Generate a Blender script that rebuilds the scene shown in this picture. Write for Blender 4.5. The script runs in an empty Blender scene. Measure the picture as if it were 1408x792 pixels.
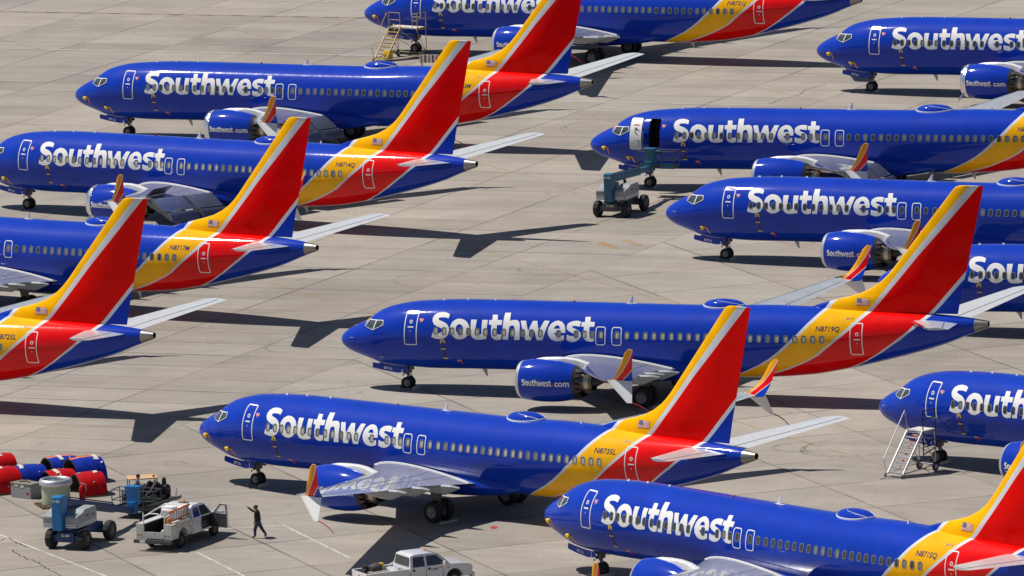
import bpy, bmesh, math, random
from mathutils import Vector, Matrix
from mathutils.geometry import tessellate_polygon
random.seed(7)
SC = bpy.context.scene
COL = SC.collection
R = math.radians

# ------------------------------------------------------------------ camera
cam_d = bpy.data.cameras.new("camera")
cam = bpy.data.objects.new("camera", cam_d); COL.objects.link(cam)
cam_d.sensor_width = 36.0
cam_d.lens = 13290.08 / 1408 * 36.0
cam_d.clip_start = 1.0
cam_d.clip_end = 12000
cam.matrix_world = Matrix.Translation((0, 0, 89.6788)) @ Matrix.Rotation(math.pi / 2 - 0.157775, 4, 'X') @ Matrix.Rotation(-0.0359166, 4, 'Z')
SC.camera = cam

# ------------------------------------------------------------------ light
SUN = Vector((-0.575, 0.218, 1.0)).normalized()
SUN_EL = math.asin(SUN.z)
SUN_ROT = math.atan2(SUN.x, SUN.y)
w = bpy.data.worlds.new("World"); SC.world = w; w.use_nodes = True
nt = w.node_tree
bg = nt.nodes["Background"]
sky = nt.nodes.new("ShaderNodeTexSky"); sky.sky_type = 'NISHITA'; sky.sun_disc = False
sky.sun_elevation = SUN_EL; sky.sun_rotation = SUN_ROT
sky.altitude = 900; sky.air_density = 1.0; sky.dust_density = 0.6
nt.links.new(sky.outputs[0], bg.inputs[0]); bg.inputs[1].default_value = 0.062
sd = bpy.data.lights.new("sun", 'SUN'); sd.energy = 4.8; sd.angle = R(0.53); sd.color = (1.0, 0.955, 0.89)
so = bpy.data.objects.new("sun", sd); COL.objects.link(so)
so.rotation_euler = SUN.to_track_quat('Z', 'Y').to_euler(); so.location = (0, 500, 120)
vs = SC.view_settings
vs.view_transform = 'Standard'; vs.look = 'None'; vs.exposure = 0.0; vs.gamma = 1.0; vs.use_curve_mapping = False

# ------------------------------------------------------------------ materials
def pmat(name, col, rough=0.5, metal=0.0, coat=0.0, coat_r=0.05, spec=0.5, var=0.0, vscale=3.0, bump=0.0, bscale=20.0, alpha=None):
    m = bpy.data.materials.new(name); m.use_nodes = True
    t = m.node_tree; b = t.nodes["Principled BSDF"]
    b.inputs["Base Color"].default_value = (*col, 1); b.inputs["Roughness"].default_value = rough
    b.inputs["Metallic"].default_value = metal; b.inputs["Coat Weight"].default_value = coat
    b.inputs["Coat Roughness"].default_value = coat_r; b.inputs["Specular IOR Level"].default_value = spec
    if var > 0:
        tc = t.nodes.new("ShaderNodeTexCoord"); n = t.nodes.new("ShaderNodeTexNoise")
        n.inputs["Scale"].default_value = vscale; n.inputs["Detail"].default_value = 5
        mr = t.nodes.new("ShaderNodeMapRange"); mr.inputs[1].default_value = 0.3; mr.inputs[2].default_value = 0.7
        mr.inputs[3].default_value = 1 - var; mr.inputs[4].default_value = 1 + var
        mx = t.nodes.new("ShaderNodeMix"); mx.data_type = 'RGBA'; mx.blend_type = 'MULTIPLY'; mx.inputs[0].default_value = 1
        mx.inputs[6].default_value = (*col, 1)
        t.links.new(tc.outputs["Object"], n.inputs["Vector"]); t.links.new(n.outputs[0], mr.inputs[0])
        t.links.new(mr.outputs[0], mx.inputs[7]); t.links.new(mx.outputs[2], b.inputs["Base Color"])
    if bump > 0:
        tc = t.nodes.new("ShaderNodeTexCoord"); n = t.nodes.new("ShaderNodeTexNoise")
        n.inputs["Scale"].default_value = bscale; n.inputs["Detail"].default_value = 3
        bp = t.nodes.new("ShaderNodeBump"); bp.inputs["Strength"].default_value = bump; bp.inputs["Distance"].default_value = 0.05
        t.links.new(tc.outputs["Object"], n.inputs["Vector"]); t.links.new(n.outputs[0], bp.inputs["Height"])
        t.links.new(bp.outputs[0], b.inputs["Normal"])
    return m

BLUE = (0.004, 0.039, 0.42)
YEL = (0.96, 0.47, 0.0)
RED = (0.82, 0.001, 0.0)
SIL = (0.66, 0.68, 0.70)
M = {}
M['blue'] = pmat('blue_paint', BLUE, 0.5, 0, 0.7, 0.075, spec=0.03, var=0.10, vscale=0.9)
M['white'] = pmat('white_paint', (0.80, 0.80, 0.79), 0.35, 0, 0.5, 0.1, var=0.03)
M['letter'] = pmat('letter_white', (0.84, 0.83, 0.80), 0.6, 0, 0.25, 0.05, spec=0.15)
M['dkblue_text'] = pmat('dark_blue_lettering', (0.015, 0.012, 0.10), 0.45)
M['grey_wing'] = pmat('grey_wing_paint', (0.53, 0.54, 0.55), 0.25, 0.2, 0.9, 0.04, var=0.11, vscale=1.3)
M['polish'] = pmat('polished_metal', (0.80, 0.80, 0.82), 0.14, 1.0, var=0.06, vscale=2)
M['lip'] = pmat('satin_metal', (0.62, 0.62, 0.63), 0.38, 0.7, var=0.05)
M['lgrey'] = pmat('light_grey_paint', (0.58, 0.60, 0.61), 0.35, 0, 0.4, 0.1, var=0.06)
M['fair'] = pmat('fairing_grey', (0.36, 0.38, 0.38), 0.45, 0, 0.2, 0.1, spec=0.3, var=0.08)
M['dgrey'] = pmat('dark_grey_metal', (0.09, 0.09, 0.10), 0.45, 0.4, var=0.25, vscale=6)
M['flap'] = pmat('flap_grey', (0.16, 0.18, 0.21), 0.30, 0.3, 0.3, var=0.2, vscale=4)
M['black'] = pmat('black_matte', (0.012, 0.012, 0.013), 0.7)
M['rubber'] = pmat('tyre_rubber', (0.018, 0.018, 0.019), 0.8, var=0.3, vscale=9)
M['hub'] = pmat('wheel_hub_grey', (0.22, 0.22, 0.22), 0.45, 0.3, var=0.2, vscale=10)
M['hot'] = pmat('exhaust_metal', (0.20, 0.165, 0.125), 0.36, 0.85, var=0.3, vscale=8)
M['hotring'] = pmat('exhaust_ring', (0.50, 0.45, 0.36), 0.35, 0.8, var=0.15, vscale=8)
M['chev'] = pmat('chevron_dark_metal', (0.05, 0.05, 0.055), 0.42, 0.5, var=0.3, vscale=8)
M['apu'] = pmat('tailcone_titanium', (0.34, 0.32, 0.29), 0.36, 0.75, var=0.18, vscale=5)
M['glass'] = pmat('dark_glass', (0.03, 0.035, 0.045), 0.05, 0, 0.0, spec=0.9)
M['cockpit'] = pmat('cockpit_glass', (0.05, 0.065, 0.06), 0.06, 0, 0.6, 0.02, spec=0.9, var=0.5, vscale=2.5)
M['amber'] = pmat('sunshade_tan', (0.45, 0.25, 0.07), 0.5)
M['wframe'] = pmat('window_frame_grey', (0.26, 0.28, 0.28), 0.4, 0.45)
M['shade_pale'] = pmat('window_shade_pale', (0.48, 0.45, 0.37), 0.5)
M['shade_mid'] = pmat('window_shade_mid', (0.22, 0.22, 0.20), 0.4)
M['shade_dark'] = pmat('window_pane_dark', (0.035, 0.038, 0.04), 0.12, spec=0.8)
M['yellow_tape'] = pmat('yellow_cover', (0.88, 0.62, 0.01), 0.55, var=0.2, vscale=14)
M['orange_tape'] = pmat('orange_cloth', (0.75, 0.27, 0.04), 0.6)
M['red_cloth'] = pmat('red_cloth', (0.42, 0.02, 0.02), 0.6)
M['maroon'] = pmat('maroon_cloth', (0.10, 0.012, 0.02), 0.6)
M['foil'] = pmat('crinkled_foil', (0.82, 0.82, 0.84), 0.2, 0.9, bump=1.0, bscale=7.0)
M['heartred'] = pmat('heart_red', (0.75, 0.03, 0.05), 0.4)
M['inner_white'] = pmat('door_inner_white', (0.72, 0.72, 0.68), 0.5, var=0.06)
M['cabin_dark'] = pmat('cabin_shadow_black', (0.02, 0.018, 0.018), 0.8)  # near-black colour stands in for the shade inside the open doorway
# ground support equipment
M['lift_blue'] = pmat('lift_blue', (0.008, 0.16, 0.42), 0.42, var=0.14, vscale=4)
M['lift_teal'] = pmat('lift_teal', (0.025, 0.13, 0.21), 0.45, var=0.18, vscale=4)
M['lift_dkblue'] = pmat('lift_dark_blue', (0.012, 0.045, 0.15), 0.45, var=0.2, vscale=4)
M['lift_grey'] = pmat('lift_grey_hood', (0.30, 0.32, 0.33), 0.5, var=0.10, vscale=3)
M['truck_white'] = pmat('truck_white', (0.74, 0.74, 0.72), 0.3, 0, 0.6, 0.08, var=0.04)
M['body_white'] = pmat('service_body_white', (0.62, 0.60, 0.54), 0.4, 0, 0.3, 0.1, var=0.10, vscale=4)
M['chrome'] = pmat('dull_chrome', (0.55, 0.55, 0.56), 0.28, 0.9, var=0.1)
M['steel'] = pmat('galvanised_steel', (0.60, 0.61, 0.62), 0.4, 0.5, var=0.1, vscale=6)
M['alum'] = pmat('aluminium', (0.62, 0.63, 0.64), 0.35, 0.7, var=0.1, vscale=8)
M['orange'] = pmat('orange_plastic', (0.80, 0.22, 0.02), 0.45, var=0.15)
M['fibre'] = pmat('fibreglass_orange', (0.65, 0.17, 0.03), 0.5, var=0.15)
M['red'] = pmat('red_paint', (0.48, 0.004, 0.005), 0.5, 0, 0.2, 0.1, spec=0.1, var=0.15, vscale=4)
M['cowl_blue'] = pmat('cowl_blue', (0.008, 0.03, 0.33), 0.5, 0, 0.2, 0.1, spec=0.1, var=0.25, vscale=3)
M['crate'] = pmat('grey_crate', (0.27, 0.28, 0.28), 0.6, var=0.12, vscale=5)
M['crate_lid'] = pmat('crate_lid', (0.22, 0.20, 0.17), 0.7, var=0.3, vscale=5)
M['primer'] = pmat('pale_green_primer', (0.42, 0.47, 0.34), 0.5, var=0.08, vscale=3)
M['wood'] = pmat('pallet_wood', (0.20, 0.13, 0.07), 0.8, var=0.3, vscale=9)
M['tan'] = pmat('tan_canopy', (0.60, 0.38, 0.20), 0.6, var=0.06)
M['greenbox'] = pmat('dark_green_box', (0.02, 0.045, 0.035), 0.5, var=0.4, vscale=6)
M['yellow_steel'] = pmat('yellow_steel', (0.46, 0.32, 0.09), 0.5, 0.1, var=0.3, vscale=9)
M['stair_top'] = pmat('stair_platform', (0.62, 0.60, 0.53), 0.6, var=0.08)
M['skin'] = pmat('skin', (0.32, 0.17, 0.11), 0.6)
M['jacket'] = pmat('black_jacket', (0.010, 0.010, 0.011), 0.8, var=0.3, vscale=12)
M['jeans'] = pmat('blue_jeans', (0.030, 0.045, 0.085), 0.8, var=0.25, vscale=12)
M['shirt'] = pmat('grey_shirt', (0.055, 0.06, 0.075), 0.8, var=0.2, vscale=10)
M['hair'] = pmat('dark_hair', (0.012, 0.008, 0.006), 0.7)
M['shoe'] = pmat('dark_shoe', (0.012, 0.012, 0.014), 0.6)
M['duffel'] = pmat('grey_duffel', (0.10, 0.085, 0.085), 0.8, var=0.3, vscale=7)
M['chock'] = pmat('chock_yellow_grey', (0.45, 0.42, 0.33), 0.7, var=0.2)
M['red_light'] = pmat('red_lens', (0.30, 0.01, 0.01), 0.2)
M['flag_blue'] = pmat('flag_blue', (0.03, 0.04, 0.18), 0.5)
M['flag_red'] = pmat('flag_red', (0.50, 0.05, 0.06), 0.5)
M['flag_white'] = pmat('flag_white', (0.72, 0.70, 0.68), 0.5)

def curve_node(t, pts, zlo, zhi, xlo, xhi):
    """float curve giving the stripe edge x for a height z"""
    n = t.nodes.new("ShaderNodeFloatCurve"); c = n.mapping.curves[0]
    P = [((z - zlo) / (zhi - zlo), (x - xlo) / (xhi - xlo)) for z, x in pts]
    while len(c.points) > 2: c.points.remove(c.points[0])
    c.points[0].location = P[0]; c.points[1].location = P[-1]
    for p in P[1:-1]: c.points.new(*p)
    for p in c.points: p.handle_type = 'VECTOR'
    n.mapping.extend = 'HORIZONTAL'; n.mapping.update()
    return n

def stripe_mat(name, base, steps, zlo, zhi, xlo, xhi, coat=0.62):
    """object-space paint scheme: colour changes where x passes each edge curve x(z)"""
    m = pmat(name, base, 0.5, 0, coat, 0.075, spec=0.03); t = m.node_tree; b = t.nodes["Principled BSDF"]
    tc = t.nodes.new("ShaderNodeTexCoord"); sp = t.nodes.new("ShaderNodeSeparateXYZ")
    t.links.new(tc.outputs["Object"], sp.inputs[0])
    mz = t.nodes.new("ShaderNodeMapRange"); mz.inputs[1].default_value = zlo; mz.inputs[2].default_value = zhi
    t.links.new(sp.outputs[2], mz.inputs[0])
    prev = None
    for pts, col in steps:
        cn = curve_node(t, pts, zlo, zhi, xlo, xhi)
        t.links.new(mz.outputs[0], cn.inputs["Value"])
        mr = t.nodes.new("ShaderNodeMapRange"); mr.clamp = False
        mr.inputs[3].default_value = xlo; mr.inputs[4].default_value = xhi
        t.links.new(cn.outputs[0], mr.inputs[0])
        gt = t.nodes.new("ShaderNodeMath"); gt.operation = 'GREATER_THAN'
        t.links.new(sp.outputs[0], gt.inputs[0]); t.links.new(mr.outputs[0], gt.inputs[1])
        mx = t.nodes.new("ShaderNodeMix"); mx.data_type = 'RGBA'
        t.links.new(gt.outputs[0], mx.inputs[0])
        if prev is None: mx.inputs[6].default_value = (*base, 1)
        else: t.links.new(prev, mx.inputs[6])
        mx.inputs[7].default_value = (*col, 1); prev = mx.outputs[2]
    n = t.nodes.new("ShaderNodeTexNoise"); n.inputs["Scale"].default_value = 0.9; n.inputs["Detail"].default_value = 6
    t.links.new(tc.outputs["Object"], n.inputs["Vector"])
    mr = t.nodes.new("ShaderNodeMapRange"); mr.inputs[1].default_value = 0.3; mr.inputs[2].default_value = 0.7
    mr.inputs[3].default_value = 0.90; mr.inputs[4].default_value = 1.08
    t.links.new(n.outputs[0], mr.inputs[0])
    mu = t.nodes.new("ShaderNodeMix"); mu.data_type = 'RGBA'; mu.blend_type = 'MULTIPLY'; mu.inputs[0].default_value = 1
    t.links.new(prev, mu.inputs[6]); t.links.new(mr.outputs[0], mu.inputs[7])
    t.links.new(mu.outputs[2], b.inputs["Base Color"])
    # slight waviness of the thin skin between frames, seen only in the clear coat
    wv = t.nodes.new("ShaderNodeTexNoise"); wv.inputs["Scale"].default_value = 1.6; wv.inputs["Detail"].default_value = 2
    bp = t.nodes.new("ShaderNodeBump"); bp.inputs["Strength"].default_value = 0.35; bp.inputs["Distance"].default_value = 0.012
    t.links.new(tc.outputs["Object"], wv.inputs["Vector"]); t.links.new(wv.outputs[0], bp.inputs["Height"]); t.links.new(bp.outputs[0], b.inputs["Coat Normal"])
    return m

W1L = [(1.0, 22.6), (1.5, 23.75), (1.75, 24.34), (1.93, 24.77), (2.24, 25.45), (2.63, 26.12), (3.04, 26.69), (3.42, 27.12), (3.83, 27.57), (4.13, 27.90), (4.56, 28.29), (4.88, 28.60), (5.14, 28.84), (5.34, 29.0), (5.72, 29.28), (13, 35.0)]
W1R = [(1.0, 22.65), (1.5, 23.85), (1.75, 24.47), (1.97, 25.02), (2.28, 25.70), (2.64, 26.33), (3.04, 26.90), (3.42, 27.34), (3.83, 27.80), (4.13, 28.13), (4.56, 28.53), (4.88, 28.84), (5.14, 29.07), (5.34, 29.26), (5.78, 29.66), (13, 36.0)]
W2L = [(1.0, 23.4), (1.5, 25.15), (1.66, 25.71), (1.82, 26.26), (2.05, 26.94), (2.35, 27.73), (2.58, 28.25), (2.87, 28.79), (3.51, 29.56), (4.08, 30.24), (4.52, 30.74), (4.81, 31.03), (5.24, 31.45), (5.51, 31.72), (8.3, 34.05), (10.35, 35.83), (12.2, 37.46), (13, 38.2)]
W2R = [(1.0, 23.5), (1.5, 25.4), (1.79, 26.45), (2.02, 27.13), (2.29, 27.77), (2.55, 28.36), (2.87, 28.97), (3.35, 29.57), (3.88, 30.24), (4.37, 30.84), (4.77, 31.26), (5.24, 31.75), (5.52, 32.03), (8.32, 34.46), (9.99, 36.01), (12.21, 38.0), (13, 38.8)]
W3L = [(1.0, 27.4), (2.08, 30.36), (2.52, 31.38), (3.0, 32.21), (3.45, 32.87), (3.85, 33.42), (4.3, 34.0), (4.72, 34.46), (5.14, 34.93), (5.62, 35.4), (7.53, 37.13), (13, 42)]
W3R = [(1.0, 27.6), (2.11, 30.62), (2.56, 31.57), (3.03, 32.41), (3.42, 32.99), (3.79, 33.56), (4.27, 34.18), (4.67, 34.70), (5.15, 35.22), (5.63, 35.69), (7.21, 37.12), (13, 42.4)]
SCHEME = [(W1L, SIL), (W1R, YEL), (W2L, SIL), (W2R, RED), (W3L, SIL), (W3R, BLUE)]
M['livery'] = stripe_mat('airliner_livery', BLUE, SCHEME, 1.0, 13.0, 20.0, 45.0)
M['livery_fin'] = stripe_mat('fin_livery', BLUE, SCHEME, 1.0, 13.0, 20.0, 45.0, coat=0.15)   # same scheme, coat lowered so reflections wash out the flat fin less
# winglet scheme: yellow leading part, red, then a blue heel, with pale lines between
g0 = [(3.9, 23.42), (4.06, 23.52), (4.55, 24.05), (5.17, 24.50), (5.65, 24.75), (6.0, 24.85)]
g1 = [(3.9, 23.80), (4.08, 23.98), (4.5, 24.45), (4.8, 24.75), (6.0, 26.0)]
M['winglet'] = stripe_mat('winglet_livery', (0.86, 0.36, 0.006), [(g0, SIL), ([(z, x + 0.05) for z, x in g0], RED), (g1, SIL), ([(z, x + 0.05) for z, x in g1], BLUE)], 3.8, 6.0, 22.0, 27.0)

# ------------------------------------------------------------------ mesh helpers
class MB:
    def __init__(s): s.v = []; s.f = []; s.m = []
    def add(s, vs, fs, mat=0):
        o = len(s.v); s.v += [Vector(p) for p in vs]
        for f in fs: s.f.append([o + i for i in f]); s.m.append(mat)
    def box(s, c, d, mat=0, rz=0.0, ry=0.0, rx=0.0, top=(1, 1)):
        x, y, z = d[0] / 2, d[1] / 2, d[2] / 2
        P = [(-x, -y, -z), (x, -y, -z), (x, y, -z), (-x, y, -z), (-x * top[0], -y * top[1], z), (x * top[0], -y * top[1], z), (x * top[0], y * top[1], z), (-x * top[0], y * top[1], z)]
        Q = Matrix.Rotation(rz, 3, 'Z') @ Matrix.Rotation(ry, 3, 'Y') @ Matrix.Rotation(rx, 3, 'X')
        s.add([Q @ Vector(p) + Vector(c) for p in P], [(0, 3, 2, 1), (4, 5, 6, 7), (0, 1, 5, 4), (1, 2, 6, 5), (2, 3, 7, 6), (3, 0, 4, 7)], mat)
    def loft(s, rings, mat=0, cap0=True, cap1=True, mats=None):
        n = len(rings[0]); vs = [p for r in rings for p in r]; fs = []
        o = len(s.v); s.v += [Vector(p) for p in vs]
        for i in range(len(rings) - 1):
            for j in range(n):
                k = (j + 1) % n
                s.f.append([o + i * n + j, o + i * n + k, o + (i + 1) * n + k, o + (i + 1) * n + j])
                s.m.append(mats(i, j) if mats else mat)
        if cap0: s.f.append([o + j for j in range(n)][::-1]); s.m.append(mat)
        if cap1: s.f.append([o + (len(rings) - 1) * n + j for j in range(n)]); s.m.append(mat)
    def tube(s, path, r, n=8, mat=0):
        path = [Vector(p) for p in path]; rs = r if isinstance(r, (list, tuple)) else [r] * len(path)
        rings = []
        up = Vector((0, 0, 1))
        for i, p in enumerate(path):
            d = (path[min(i + 1, len(path) - 1)] - path[max(i - 1, 0)]).normalized()
            a = d.cross(up)
            if a.length < 0.05: a = d.cross(Vector((0, 1, 0)))
            a.normalize(); b = a.cross(d)
            rings.append([p + rs[i] * (math.cos(2 * math.pi * k / n) * a + math.sin(2 * math.pi * k / n) * b) for k in range(n)])
        s.loft(rings, mat)
    def lathe(s, prof, c=(0, 0, 0), axis='x', n=32, mat=0, mats=None, cap0=False, cap1=False, rf=None):
        rings = []
        for i, (a, r) in enumerate(prof):
            ring = []
            for k in range(n):
                t = 2 * math.pi * k / n; rr = r if rf is None else rf(i, k, r)
                if axis == 'x': p = (a, rr * math.cos(t), rr * math.sin(t))
                elif axis == 'y': p = (rr * math.cos(t), a, rr * math.sin(t))
                else: p = (rr * math.cos(t), rr * math.sin(t), a)
                ring.append(Vector(p) + Vector(c))
            rings.append(ring)
        s.loft(rings, mat, cap0, cap1, mats)
    def prism(s, poly, y0, y1, mat=0, ymap=None, pl='xz'):
        """extrude a 2-D outline between y0 and y1; ymap(y, z) may taper it"""
        n = len(poly); f = ymap or (lambda y, z: y)
        A = [(a, f(y0, b), b) for a, b in poly]; B = [(a, f(y1, b), b) for a, b in poly]
        if pl == 'xy': A = [(a, b, y0) for a, b in poly]; B = [(a, b, y1) for a, b in poly]
        o = len(s.v); s.v += [Vector(p) for p in A + B]
        tri = tessellate_polygon([[Vector((a, b, 0)) for a, b in poly]])
        for t in tri:
            s.f.append([o + i for i in t]); s.m.append(mat)
            s.f.append([o + n + i for i in t][::-1]); s.m.append(mat)
        for i in range(n):
            k = (i + 1) % n
            s.f.append([o + i, o + k, o + n + k, o + n + i]); s.m.append(mat)
    def mesh(s, name, mats, smooth=None, bevel=0.0):
        me = bpy.data.meshes.new(name)
        me.from_pydata([tuple(p) for p in s.v], [], s.f)
        for mt in (mats if isinstance(mats, (list, tuple)) else [mats]): me.materials.append(mt)
        me.polygons.foreach_set('material_index', s.m)
        bm = bmesh.new(); bm.from_mesh(me)
        bmesh.ops.recalc_face_normals(bm, faces=bm.faces)
        if bevel > 0:
            ed = [e for e in bm.edges if len(e.link_faces) == 2 and e.calc_face_angle(0) > 0.6]
            bmesh.ops.bevel(bm, geom=ed, offset=bevel, segments=2, affect='EDGES', profile=0.6, clamp_overlap=True)
        bm.to_mesh(me); bm.free()
        if smooth is not None or bevel > 0:
            me.polygons.foreach_set('use_smooth', [True] * len(me.polygons))
            me.set_sharp_from_angle(angle=R(smooth if smooth is not None else 14))
        me.update(); return me

def obj(name, me, parent=None):
    o = bpy.data.objects.new(name, me); COL.objects.link(o)
    if parent is not None: o.parent = parent
    return o
def thing(name, label, cat, loc=(0, 0, 0), rz=0.0, group=None):
    o = bpy.data.objects.new(name, None); COL.objects.link(o); o.empty_display_size = 0.5
    o.location = loc; o.rotation_euler = (0, 0, rz); tag(o, label, cat, group); return o
def tag(o, label, cat, group=None):
    o['label'] = label; o['category'] = cat
    if group: o['group'] = group
    return o
def struct(name, me, loc=(0, 0, 0)):
    o = obj(name, me); o.location = loc; o['kind'] = 'structure'; return o

def rrect(x0, x1, z0, z1, r, n=4):
    P = []
    for cx, cz, a0 in ((x1 - r, z1 - r, 0), (x0 + r, z1 - r, 90), (x0 + r, z0 + r, 180), (x1 - r, z0 + r, 270)):
        for k in range(n + 1):
            a = R(a0 + 90 * k / n); P.append((cx + r * math.cos(a), cz + r * math.sin(a)))
    return P
def flat_geo(loops, dz=None, dx=None):
    """tessellate outline(s) with holes, then cut into bands so that it can follow a curved skin"""
    pts = [p for l in loops for p in l]
    tri = tessellate_polygon([[Vector((a, b, 0)) for a, b in l] for l in loops])
    bm = bmesh.new(); vv = [bm.verts.new((a, 0, b)) for a, b in pts]
    for t in tri:
        try: bm.faces.new([vv[i] for i in t])
        except ValueError: pass
    for ax, st in ((2, dz), (0, dx)):
        if not st: continue
        lo = min(v.co[ax] for v in bm.verts); hi = max(v.co[ax] for v in bm.verts)
        c = math.floor(lo / st) * st + st
        while c < hi - 1e-4:
            no = (0, 0, 1) if ax == 2 else (1, 0, 0); co = (0, 0, c) if ax == 2 else (c, 0, 0)
            bmesh.ops.bisect_plane(bm, geom=bm.verts[:] + bm.edges[:] + bm.faces[:], plane_co=co, plane_no=no, dist=1e-5)
            c += st
    bm.verts.index_update()
    V = [(v.co.x, v.co.z) for v in bm.verts]; F = [[v.index for v in f.verts] for f in bm.faces]
    bm.free(); return V, F
def conform(mb, loops, fn, off, dz=0.1, dx=None, mat=0):
    V, F = flat_geo(loops, dz, dx)
    mb.add([fn(a, b, off) for a, b in V], F, mat)
_tc = {}
def text_geo(s, size, bold=0.0, shear=0.0, space=1.0):
    k = (s, size, bold, shear, space)
    if k in _tc: return _tc[k]
    c = bpy.data.curves.new('text', 'FONT'); c.body = s; c.size = size; c.offset = bold; c.shear = shear
    c.resolution_u = 2; c.space_character = space
    o = bpy.data.objects.new('text', c); COL.objects.link(o)
    me = bpy.data.meshes.new_from_object(o.evaluated_get(bpy.context.evaluated_depsgraph_get()))
    V = [(v.co.x, v.co.y) for v in me.vertices]; F = [list(p.vertices) for p in me.polygons]
    bpy.data.objects.remove(o); bpy.data.curves.remove(c); bpy.data.meshes.remove(me)
    _tc[k] = (V, F); return V, F
def text_on(mb, s, x0, x1, zb, h, fn, off, bold=0.0, shear=0.0, mat=0, slope=0.0):
    """lay a word between x0 and x1, cap height h, baseline zb, on the skin fn"""
    V, F = text_geo(s, 1.0, bold, shear)
    ax = min(v[0] for v in V); bx = max(v[0] for v in V); cap = 0.73
    sx = (x1 - x0) / (bx - ax); sz = h / cap
    mb.add([fn(x0 + (a - ax) * sx, zb + b * sz + slope * (a - ax) * sx, off) for a, b in V], F, mat)
PX = [0, 0.12, 0.4, 0.8, 1.3, 1.7, 2.1, 2.5, 3, 3.6, 4.4, 5.5, 6.8, 8, 22, 24, 26, 28, 30, 32, 34, 36, 37.2, 38.35]
TOP = [2.68, 2.948, 3.194, 3.438, 3.68, 3.85, 4.13, 4.39, 4.6, 4.76, 4.91, 5.01, 5.09, 5.13, 5.22, 5.28, 5.34, 5.33, 5.3, 5.25, 5.19, 5.09, 4.99, 4.84]
BOT = [2.66, 2.42, 2.2, 2, 1.83, 1.7, 1.56, 1.43, 1.34, 1.28, 1.26, 1.22, 1.23, 1.26, 1.32, 1.32, 1.4, 1.58, 1.93, 2.4, 2.93, 3.56, 4.05, 4.47]
WID = [0.01, 0.3, 0.58, 0.84, 1.06, 1.19, 1.31, 1.41, 1.51, 1.61, 1.71, 1.8, 1.86, 1.88, 1.88, 1.88, 1.85, 1.75, 1.58, 1.33, 1.04, 0.68, 0.44, 0.18]
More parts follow.
